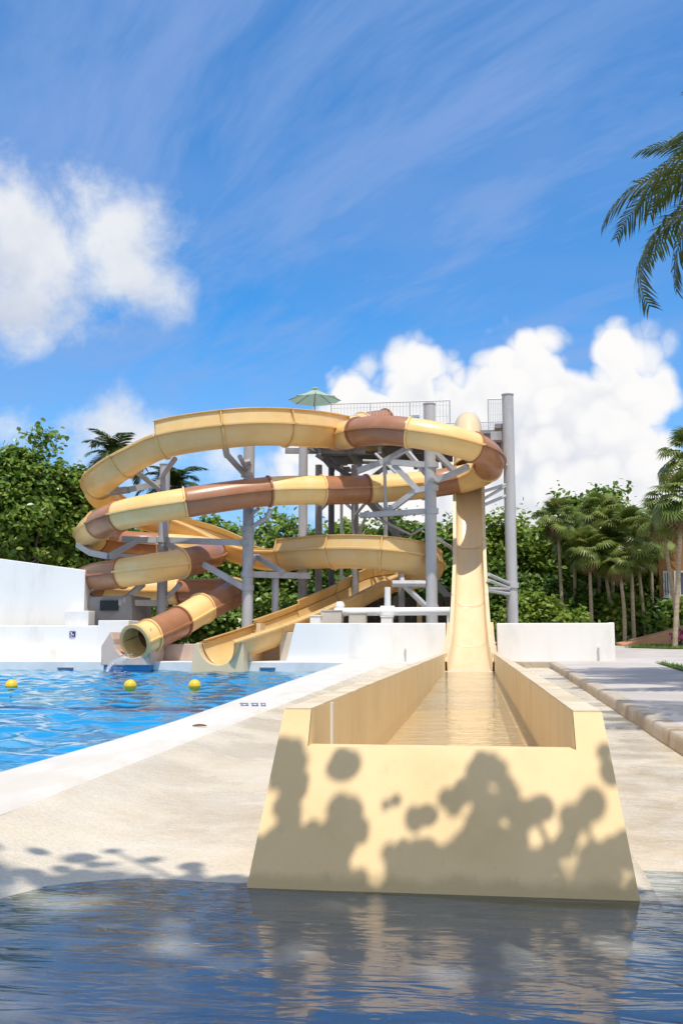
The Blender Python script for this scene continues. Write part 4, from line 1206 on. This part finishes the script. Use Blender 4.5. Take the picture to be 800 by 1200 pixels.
def leaf_cloud(cent, size, aspect=0.62, up=0.55, out=None):
    """one folded leaf (2 quads) per centre"""
    n = len(cent)
    nr = rng.normal(0, 1, (n, 3)) * 0.75
    nr[:, 2] += up
    nr += np.array(SDIR) * 0.35
    if out is not None: nr += out * 0.6
    u, v, w_ = rot_basis(nr, rng.uniform(0, 6.283, n))
    s = (size * rng.uniform(0.65, 1.3, n))[:, None]
    a = aspect
    p0 = cent - u * s * 0.5
    p1 = cent + u * s * 0.5
    l0 = cent + v * s * a * 0.5 + u * s * 0.12 + w_ * s * 0.10
    r0 = cent - v * s * a * 0.5 + u * s * 0.12 + w_ * s * 0.10
    l1 = cent + v * s * a * 0.40 - u * s * 0.22 + w_ * s * 0.08
    r1 = cent - v * s * a * 0.40 - u * s * 0.22 + w_ * s * 0.08
    A = np.stack([p0, p1, l0, l1], 1)
    B = np.stack([p0, r1, r0, p1], 1)
    return np.concatenate([A, B], 0)

def crown_points(c, rx, ry, rz, nclump, per, spread):
    """clumps on and in an uneven ellipsoid, leaves round each clump"""
    d = rng.normal(0, 1, (nclump, 3)); d /= np.linalg.norm(d, axis=1)[:, None]
    rad = rng.uniform(0.45, 1.05, nclump) ** 0.6
    lump = 1 + 0.22 * np.sin(3 * d[:, 0] + c[0]) * np.cos(4 * d[:, 2] + c[1]) + 0.14 * np.sin(7 * d[:, 0] - 5 * d[:, 1] + c[0])
    cl = np.array(c) + d * (rad * lump)[:, None] * np.array([rx, ry, rz])
    cs = rng.uniform(0.5, 1.25, nclump) * spread
    P = np.repeat(cl, per, 0) + rng.normal(0, 1, (nclump * per, 3)) * np.repeat(cs, per)[:, None] * np.array([0.55, 0.55, 0.42])
    out = np.repeat(d, per, 0)
    return P, out, cl

def limbs(base, cl, r, n=9, name_parent=None, split=0.35, mt='trunk_dark', z_low=None):
    mb = MB()
    base = Vector(base)
    top = Vector(np.mean(cl, 0))
    fork = base.lerp(Vector((base.x * 0.5 + top.x * 0.5, base.y * 0.5 + top.y * 0.5, top.z)), split)
    mb.tube([base, base.lerp(fork, 0.5) + Vector((random.uniform(-.1, .1), 0, 0)), fork], [r, r * 0.8, r * 0.66], 10)
    for k in range(n):
        e_ = Vector(cl[random.randrange(len(cl))])
        md = fork.lerp(e_, 0.5) + Vector((random.uniform(-.3, .3), random.uniform(-.3, .3), random.uniform(0, .4)))
        mb.tube([fork - Vector((0, 0, 0.1)), md, e_], [r * 0.45, r * 0.26, r * 0.08], 6)
    return mb

def broadleaf(name, label, px, pt, pb, Y, wpx, leaf='leaf_sea_grape', nclump=150, per=46, size=0.27, group=None, zbase=0.3, depth=None, cat='tree', spread=0.55, skirt=False):
    """crown between photo rows pt (top) and pb (bottom) round column px, half-width wpx"""
    top, bot = at(px, pt, Y), at(px, pb, Y)
    c = (top + bot) / 2
    rz = (top.z - bot.z) / 2
    rx = wpx / FPX * Y
    ry = depth or rx * 0.9
    t = thing(name, label, cat, (c.x, Y, zbase), group)
    P, o_, cl = crown_points((c.x, Y, c.z), rx * 0.86, ry * 0.86, rz * 0.86, nclump, per, spread)
    keep = P[:, 2] > zbase + 0.1
    obj('crown', np_mesh('crown', leaf_cloud(P[keep], size, out=o_[keep]), 4), leaf, t)
    limbs((c.x, Y, zbase), cl, max(0.05, 0.035 * (c.z - zbase) + 0.05), 10).build('trunk', 'trunk_dark', t, smooth=40)
    return t

# left: big sea grape trees behind the tall wall
broadleaf('sea_grape_tree', 'large glossy sea grape tree above the tall white wall, with the highest crown', 30, 505, 690, 40, 62, nclump=260, per=60)
broadleaf('sea_grape_tree', 'leafy sea grape tree crowding the left bends of the slides', 92, 545, 700, 41, 46, nclump=190, per=56)
broadleaf('sea_grape_tree', 'sea grape tree at the outer end of the tall white wall', -75, 520, 700, 41, 70, nclump=190, per=56)
# behind the slides
for k, (px_, pt, Y, wpx, lf, lab) in enumerate([
    (170, 606, 47, 55, 'leaf_dark', 'dark leafy tree showing between the left post and the tube bends'),
    (245, 596, 46, 60, 'leaf_sea_grape', 'leafy tree behind the middle post under the brown tube'),
    (330, 600, 45, 60, 'leaf_sea_grape', 'green tree showing under the middle tube left of the platform posts'),
    (405, 604, 48, 56, 'leaf_light', 'yellowish green tree behind the dark platform posts'),
    (475, 602, 47, 56, 'leaf_dark', 'dense tree behind the braces of the post beside the speed slide'),
    (535, 598, 46, 48, 'leaf_sea_grape', 'leafy tree directly behind the speed slide'),
    (590, 600, 47, 42, 'leaf_light', 'light green tree behind the tallest post'),
    (632, 602, 49, 40, 'leaf_light', 'light green rounded tree between the tallest post and the fan palms'),
    (692, 562, 47, 56, 'leaf_sea_grape', 'tall broadleaf tree rising above the fan palms'),
    (748, 592, 49, 46, 'leaf_dark', 'dark leafy tree behind the fan palms next to the orange building'),
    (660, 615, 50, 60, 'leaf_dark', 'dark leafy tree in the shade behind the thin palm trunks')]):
    broadleaf('broadleaf_tree', lab, px_, pt, 735, Y, wpx, lf, nclump=290 if px_ == 692 else 170, per=52, size=0.27, zbase=0.3, spread=0.6)
# undergrowth shrubs, one row nearer, one row further
k = 0
for (Y, pt, step, lf) in ((42, 690, 36, 'leaf_dark'), (44.5, 664, 40, 'leaf_dark')):
    for px_ in range(120, 780, step):
        far = px_ > 590
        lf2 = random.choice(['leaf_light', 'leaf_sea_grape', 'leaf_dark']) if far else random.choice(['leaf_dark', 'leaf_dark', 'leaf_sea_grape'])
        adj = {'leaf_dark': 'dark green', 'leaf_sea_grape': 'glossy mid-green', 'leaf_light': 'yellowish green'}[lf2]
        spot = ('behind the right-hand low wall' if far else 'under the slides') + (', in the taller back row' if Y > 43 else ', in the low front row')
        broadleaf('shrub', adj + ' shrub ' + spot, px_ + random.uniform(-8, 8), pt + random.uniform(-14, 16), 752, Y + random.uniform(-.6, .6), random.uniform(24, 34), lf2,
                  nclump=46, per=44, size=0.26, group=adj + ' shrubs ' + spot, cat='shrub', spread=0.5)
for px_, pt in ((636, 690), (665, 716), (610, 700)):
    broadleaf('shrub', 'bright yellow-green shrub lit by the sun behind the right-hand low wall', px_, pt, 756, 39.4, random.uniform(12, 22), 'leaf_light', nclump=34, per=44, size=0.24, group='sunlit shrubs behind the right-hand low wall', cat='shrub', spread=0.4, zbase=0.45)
broadleaf('flower_bush', 'small bush with magenta flowers at the foot of the ramp wall', 797, 738, 752, 37.2, 9, 'flower', nclump=8, per=14, size=0.12, cat='bush', spread=0.2, zbase=0.85)

# pinnate palm fronds
def frond_mesh(L, droop, npair=50, leaflet=0.62, seed=0, curl=0.0, vdown=0.5):
    """frond along +x starting at the origin, rising then arching over"""
    r_ = np.random.default_rng(seed)
    ts = np.linspace(0, 1, npair)
    up0 = 0.75
    pts = []
    x = z = 0.0
    ang = up0
    pts = [(0, 0, 0)]
    for i in range(1, npair):
        ang = up0 - droop * (ts[i] ** 1.25)
        ds = L / (npair - 1)
        x += math.cos(ang) * ds
        z += math.sin(ang) * ds
        pts.append((x, curl * ts[i] ** 2, z))
    pts = np.array(pts)
    T = np.gradient(pts, axis=0); T /= np.linalg.norm(T, axis=1)[:, None]
    side = np.cross(T, np.array([0, 0, 1.0])); side /= np.linalg.norm(side, axis=1)[:, None]
    upv = np.cross(side, T)
    polys = []
    for i in range(4, npair):
        t = ts[i]
        ll = leaflet * (0.55 + 0.75 * math.sin(math.pi * min(1, t * 0.95 + 0.12)) ** 0.7) * r_.uniform(0.85, 1.1) * (1.0 if t < 0.9 else 0.7)
        for sg in (-1, 1):
            fwd = 0.45 + 0.75 * t
            d = side[i] * sg * 1.15 + T[i] * fwd * 0.8 + upv[i] * (0.15 - 0.25 * t)
            d += r_.normal(0, 0.07, 3)
            d /= np.linalg.norm(d)
            dn = np.array([0, 0, -1.0])
            p0 = pts[i]
            p1 = p0 + d * ll * 0.5 + dn * ll * 0.09 * vdown
            p2 = p0 + d * ll * 0.86 + dn * ll * (0.42 * vdown)
            wv = T[i] * 0.030
            polys.append([p0 - wv * 0.7, p0 + wv * 0.7, p1 + wv, p1 - wv])
            polys.append([p1 - wv, p1 + wv, p2 + wv * 0.15, p2 - wv * 0.15])
    me = np_mesh('frond', np.array(polys), 4)
    ra = MB().tube([Vector(p) for p in pts[::3]], [0.035 * (1 - 0.85 * q) for q in ts[::3]], 5)
    return me, ra

def coco_palm(label, crown, base, L=3.4, nf=18, leaflet=0.65, extra=None, r=0.17, lean=(0, 0), seed=3):
    crown, base = Vector(crown), Vector(base)
    t = thing('coconut_palm', label, 'palm', base)
    path = [base.lerp(crown, q) + Vector((lean[0] * math.sin(math.pi * q), lean[1] * math.sin(math.pi * q), 0)) for q in np.linspace(0, 1, 14)]
    mb = MB()
    mb.tube(path, [r * (1.25 - 0.5 * q) for q in np.linspace(0, 1, 14)], 12)
    mb.build('trunk', 'trunk_palm', t, smooth=60)
    variants = []
    for k in range(4):
        me, ra = frond_mesh(L, (1.5, 1.9, 2.3, 1.7)[k], leaflet=leaflet, seed=k + seed, curl=(0.1, -0.2, 0.25, 0)[k], vdown=(0.35, 0.55, 0.7, 0.4)[k])
        me.materials.append(M['leaf_coconut'])
        variants.append((me, raw_mesh('rachis', ra.v, ra.f, True)))
        variants[-1][1].materials.append(M['rachis'])
    specs = extra or []
    rr = random.Random(seed)
    if not extra:
        specs = [(k * 2.399 + rr.uniform(-.2, .2), rr.uniform(-0.75, 0.75), k % 4, rr.uniform(0.85, 1.05)) for k in range(nf)]
    for az, tilt, var, sc in specs:
        mtx = Matrix.Translation(crown) @ Matrix.Rotation(az, 4, 'Z') @ Matrix.Rotation(-tilt, 4, 'Y') @ Matrix.Scale(sc, 4)
        o = bpy.data.objects.new('frond', variants[var][0]); C.objects.link(o)
        o.parent = t; o.matrix_parent_inverse = Matrix.Translation(base).inverted(); o.matrix_basis = mtx
        q = bpy.data.objects.new('rachis', variants[var][1]); C.objects.link(q)
        q.parent = o
    return t

# near palm whose fronds hang into the frame
cr = at(892, 236, 19)
PALM = [(R(176), 0.42, 0, 0.80), (R(188), -0.02, 1, 1.02), (R(176), -0.46, 2, 1.08), (R(215), 0.2, 3, 0.85), (R(150), 0.15, 1, 1.0), (R(225), -0.2, 2, 1.0), (R(120), -0.1, 0, 1), (R(90), 0.2, 1, 1), (R(60), -0.3, 2, 1),
        (R(30), 0.1, 3, 1), (R(0), -0.2, 0, 1), (R(-30), 0.2, 1, 1), (R(-60), -0.3, 2, 1), (R(-90), 0.1, 3, 1), (R(-115), -0.3, 0, 1), (R(250), 0.3, 0, 1), (R(20), 0.6, 3, 0.9), (R(100), 0.75, 3, 0.9)]
coco_palm('tall coconut palm beside the walk whose arching fronds hang against the sky', cr, (cr.x + 0.9, cr.y - 0.4, pave_z(19)), L=3.5, leaflet=0.70, extra=PALM, seed=5)
for (c_, b_, lab, sd_) in (((4.9, 9.0, 8.0), (5.9, 8.4), 'coconut palm by the walk opposite the channel front', 31), ((5.9, 12.8, 9.3), (7.0, 12.3), 'coconut palm by the walk between two other palms', 37), ((5.4, 15.8, 8.6), (6.6, 15.6), 'coconut palm by the walk near the corner of the lawn', 41)):
    coco_palm(lab, c_, (b_[0], b_[1], pave_z(b_[1]) - 0.02), L=3.3, nf=18, leaflet=0.62, seed=sd_)
c2 = at(136, 540, 47)
coco_palm('coconut palm showing its fronds behind the top of the open flume', c2, (c2.x + 0.3, 47, 0.3), L=2.2, nf=20, leaflet=0.6, r=0.15, seed=11)
c3 = at(203, 572, 49)
coco_palm('coconut palm half hidden behind the left post', c3, (c3.x + 0.3, 49, 0.3), L=2.1, nf=18, leaflet=0.6, r=0.15, seed=17)

# fan palms
def fan_mesh(r, seed):
    r_ = np.random.default_rng(seed)
    polys = []
    n = 22
    for k in range(n):
        a = R(-150) + R(300) * k / (n - 1)
        rr = r * (0.78 + 0.22 * math.cos(a * 0.6)) * r_.uniform(0.88, 1.08)
        d = np.array([math.cos(a), math.sin(a), 0.12])
        sd_ = np.array([-math.sin(a), math.cos(a), 0]) * r * 0.060
        p0 = np.zeros(3)
        p1 = d * rr * 0.55
        p2 = d * rr + np.array([0, 0, -0.32 * rr - 0.1 * rr * abs(math.sin(a))])
        polys.append([p0 - sd_ * 0.2, p0 + sd_ * 0.2, p1 + sd_, p1 - sd_])
        polys.append([p1 - sd_, p1 + sd_, p2 + sd_ * 0.12, p2 - sd_ * 0.12])
    me = np_mesh('fan_leaf', np.array(polys), 4)
    return me
FANS = []
for k in range(3):
    me = fan_mesh(0.47, 40 + k)
    me.materials.append(M['leaf_fan'])
    FANS.append(me)
FAND = fan_mesh(0.55, 50); FAND.materials.append(M['leaf_dry'])
def fan_palm(label, px, py, Y, pbase, size=1.0, nf=46, lean=0.0, zb=None, dry=6, seed=1, r=0.075):
    crown = at(px, py, Y)
    b = at(pbase, 740, Y)
    base = Vector((b.x, Y, pave_z(Y) - 0.05 if zb is None else zb))
    t = thing('fan_palm', label, 'palm', base)
    mb = MB()
    mb.tube([base.lerp(crown, q) + Vector((lean * math.sin(math.pi * q), 0, 0)) for q in np.linspace(0, 1, 9)], [r * (1.15 - 0.35 * q) for q in np.linspace(0, 1, 9)], 9)
    mb.build('trunk', 'trunk_palm', t, smooth=60)
    rr = random.Random(seed)
    for k in range(nf + dry):
        az = k * 2.399 + rr.uniform(-.3, .3)
        isd = k >= nf
        el = rr.uniform(-0.6, 1.45) if not isd else rr.uniform(-1.4, -0.8)
        pl = rr.uniform(0.55, 0.95) * size if not isd else 0.4 * size
        d = Vector((math.cos(az) * math.cos(el), math.sin(az) * math.cos(el), math.sin(el)))
        hub = crown + d * pl
        stem = MB().tube([crown - Vector((0, 0, 0.1)), crown + d * pl * 0.55 + Vector((0, 0, 0.04)), hub], [0.014, 0.011, 0.008], 4, False)
        mtx = Matrix.Translation(hub) @ Matrix.Rotation(az, 4, 'Z') @ Matrix.Rotation(-(el - 0.55), 4, 'Y') @ Matrix.Rotation(rr.uniform(-.4, .4), 4, 'X') @ Matrix.Scale(size * rr.uniform(0.85, 1.15), 4)
        o = bpy.data.objects.new('fan_leaf', FAND if isd else FANS[k % 3]); C.objects.link(o)
        o.parent = t; o.matrix_parent_inverse = Matrix.Translation(base).inverted(); o.matrix_basis = mtx
    return t
fan_palm('slender fan palm standing alone next to the light green rounded tree', 653, 612, 41.5, 660, 0.95, seed=1)
fan_palm('fan palm with a crown of drooping fans over two close trunks', 690, 650, 40.5, 693, 1.0, seed=2)
fan_palm('lower fan palm with a leaning trunk in the middle of the palm clump', 706, 642, 41.5, 726, 1.0, lean=-0.1, seed=3)
fan_palm('full fan palm with bright fans over the clump of thin trunks', 738, 632, 40.5, 742, 1.15, seed=4)
fan_palm('fan palm with a tilted thin trunk next to the orange building', 746, 650, 41, 757, 1.0, seed=5)
fan_palm('fan palm behind the clump with its crown against the broadleaf tree', 718, 622, 43, 716, 1.0, seed=6)
fan_palm('big dark fan palm before the corner of the orange building', 798, 592, 36.5, 789, 1.15, nf=52, dry=16, seed=7, r=0.085)
fan_palm('tallest fan palm rising over the building corner', 808, 538, 37.5, 814, 1.15, nf=40, seed=8, r=0.11)
fan_palm('small fan palm tucked behind the slender lone palm', 672, 634, 42.5, 674, 0.95, nf=40, seed=12)
fan_palm('low fan palm leaning out of the middle of the clump', 724, 662, 40.2, 731, 0.9, nf=40, lean=0.08, seed=13)
fan_palm('fan palm with a high crown at the back of the clump', 762, 628, 42.5, 764, 1.1, nf=44, seed=14)
fan_palm('fan palm at the back with its fans against the sky', 703, 606, 44, 700, 1.1, nf=44, seed=15)
fan_palm('fan palm with a slanted pale trunk crossing the windows', 775, 612, 38.5, 797, 1.0, nf=30, seed=9)

# the sea grape tree beside the camera: its round leaves dapple the channel front
ot = thing('sea_grape_tree', 'sea grape tree arching overhead whose round leaves shade the foreground', 'tree', (3.4, -2.6, 0.15))
def front_pt(px, py):
    d = pdir(px, py)
    # plane y = YF_T - (TOPZ - z) * SL
    o0 = Vector((0, 0, EYE))
    t = (YF_T - TOPZ * SL + o0.z * SL) / (d.y - d.z * SL)
    return o0 + d * t
LV = []
def leaf_at(target, dist, rad):
    LV.append((target + SDIR * dist, rad))
bx_ = [285, 300, 312, 322, 340, 352, 362, 370, 385, 398, 412, 425, 438, 450, 465, 480, 500, 515, 530, 545, 555, 565, 580, 592, 600, 610, 620, 632, 645, 657, 668, 680, 692, 702, 712, 725, 745]
by_ = [1005, 950, 905, 880, 870, 900, 940, 975, 938, 930, 938, 960, 990, 972, 948, 955, 948, 934, 928, 926, 902, 885, 888, 910, 940, 948, 930, 934, 952, 972, 956, 934, 928, 955, 985, 968, 985]
lit_spots = [(311, 935, 15), (304, 972, 15), (372, 955, 12), (330, 1019, 12), (353, 1017, 18), (418, 1012, 16), (438, 990, 15), (441, 1020, 16), (520, 969, 18), (500, 985, 9), (468, 972, 14), (647, 976, 16), (628, 986, 12),
             (706, 972, 21), (690, 986, 13), (662, 1012, 15), (590, 965, 10), (548, 950, 9), (575, 925, 8), (735, 1020, 10)]
def lit_here(x, y, r): return any((x - a) ** 2 + (y - b) ** 2 < (q * 0.85 + r * 0.55) ** 2 for a, b, q in lit_spots)
for gx_ in range(284, 750, 11):
    for gy_ in range(866, 1054, 11):
        x, y = gx_ + random.uniform(-7, 7), gy_ + random.uniform(-7, 7)
        r = random.uniform(9, 18)
        if y - r * 0.15 < np.interp(x, bx_, by_) or lit_here(x, y, r): continue
        p = front_pt(x, y)
        if random.random() < 0.10: continue
        leaf_at(p, random.uniform(3.8, 5.4), r * p.y / FPX)
for x, y, r in ((401, 898, 22), (398, 888, 12), (713, 905, 14), (707, 882, 10), (337, 884, 15), (452, 944, 6), (463, 938, 7), (590, 918, 9)):
    p = front_pt(x, y)
    leaf_at(p, random.uniform(3.8, 4.6), r * p.y / FPX)
nfront = len(LV)
# broken shade on the wet ground left of the channel
for _ in range(70):
    px_ = random.uniform(-20, 285)
    py_ = 1036 - abs(random.gauss(0, 1)) * 17
    if math.sin(px_ * 0.055) * 12 + 1012 > py_ and random.random() < 0.75: continue
    leaf_at(on_plane(px_, py_, 0.02), random.uniform(5.4, 9.5), random.uniform(0.04, 0.085))
ngrape = len(LV)
# added grid of high leaves, out of view, softly dimming the near water
for gx_ in np.arange(-4.0, 3.6, 0.27):
    for gy_ in np.arange(-1.6, 4.46, 0.27):
        leaf_at(Vector((gx_ + random.uniform(-.10, .10), gy_ + random.uniform(-.10, .10), 0)), random.uniform(15.0, 22.0), random.uniform(0.175, 0.25))
polys = []
for c, rr in LV:
    nr = np.array(SDIR) + rng.normal(0, 0.30, 3)
    u, v, w_ = rot_basis(nr[None], np.array([rng.uniform(0, 6.28)]))
    u, v, w_ = u[0], v[0], w_[0]
    ring = [np.array(c) + (u * math.cos(a) + v * math.sin(a) * 0.94) * rr * (1 - 0.10 * math.cos(a)) + w_ * 0.12 * rr * abs(math.sin(a)) for a in np.linspace(0, 2 * math.pi, 13)[:-1]]
    polys.append(ring)
obj('crown', np_mesh('crown', np.array(polys[:ngrape]), 12), 'leaf_sea_grape', ot)
cl = np.array([list(c) for c, _ in LV])
def grown(base, knee, fork, idx, r, parent):
    m_ = MB()
    base, knee, fork = Vector(base), Vector(knee), Vector(fork)
    m_.tube([base, knee, fork], [r, r * 0.8, r * 0.62], 10)
    for q in idx:
        e_ = Vector(cl[q])
        m_.tube([fork, fork.lerp(e_, 0.5) + Vector((random.uniform(-.3, .3), random.uniform(-.3, .3), 0.4)), e_], [r * 0.36, r * 0.2, 0.012], 6)
    m_.build('trunk', 'trunk_dark', parent, smooth=40)
grown((3.4, -2.6, 0.1), (3.3, -2.2, 1.8), (2.9, -0.6, 3.4), range(0, ngrape, 26), 0.19, ot)
tt = thing('added_shade_tree', 'tall unseen tree added to soften the light on the shallow water before the channel front', 'tree', (5.6, -7.5, 0.12))  # tree added out of view to carry the high light-dimming leaves
obj('crown', np_mesh('crown', np.array(polys[ngrape:]), 12), 'leaf_dark', tt)
grown((5.6, -7.5, 0.08), (5.3, -7.2, 5.5), (4.6, -5.8, 11.0), range(ngrape, len(LV), 40), 0.34, tt)
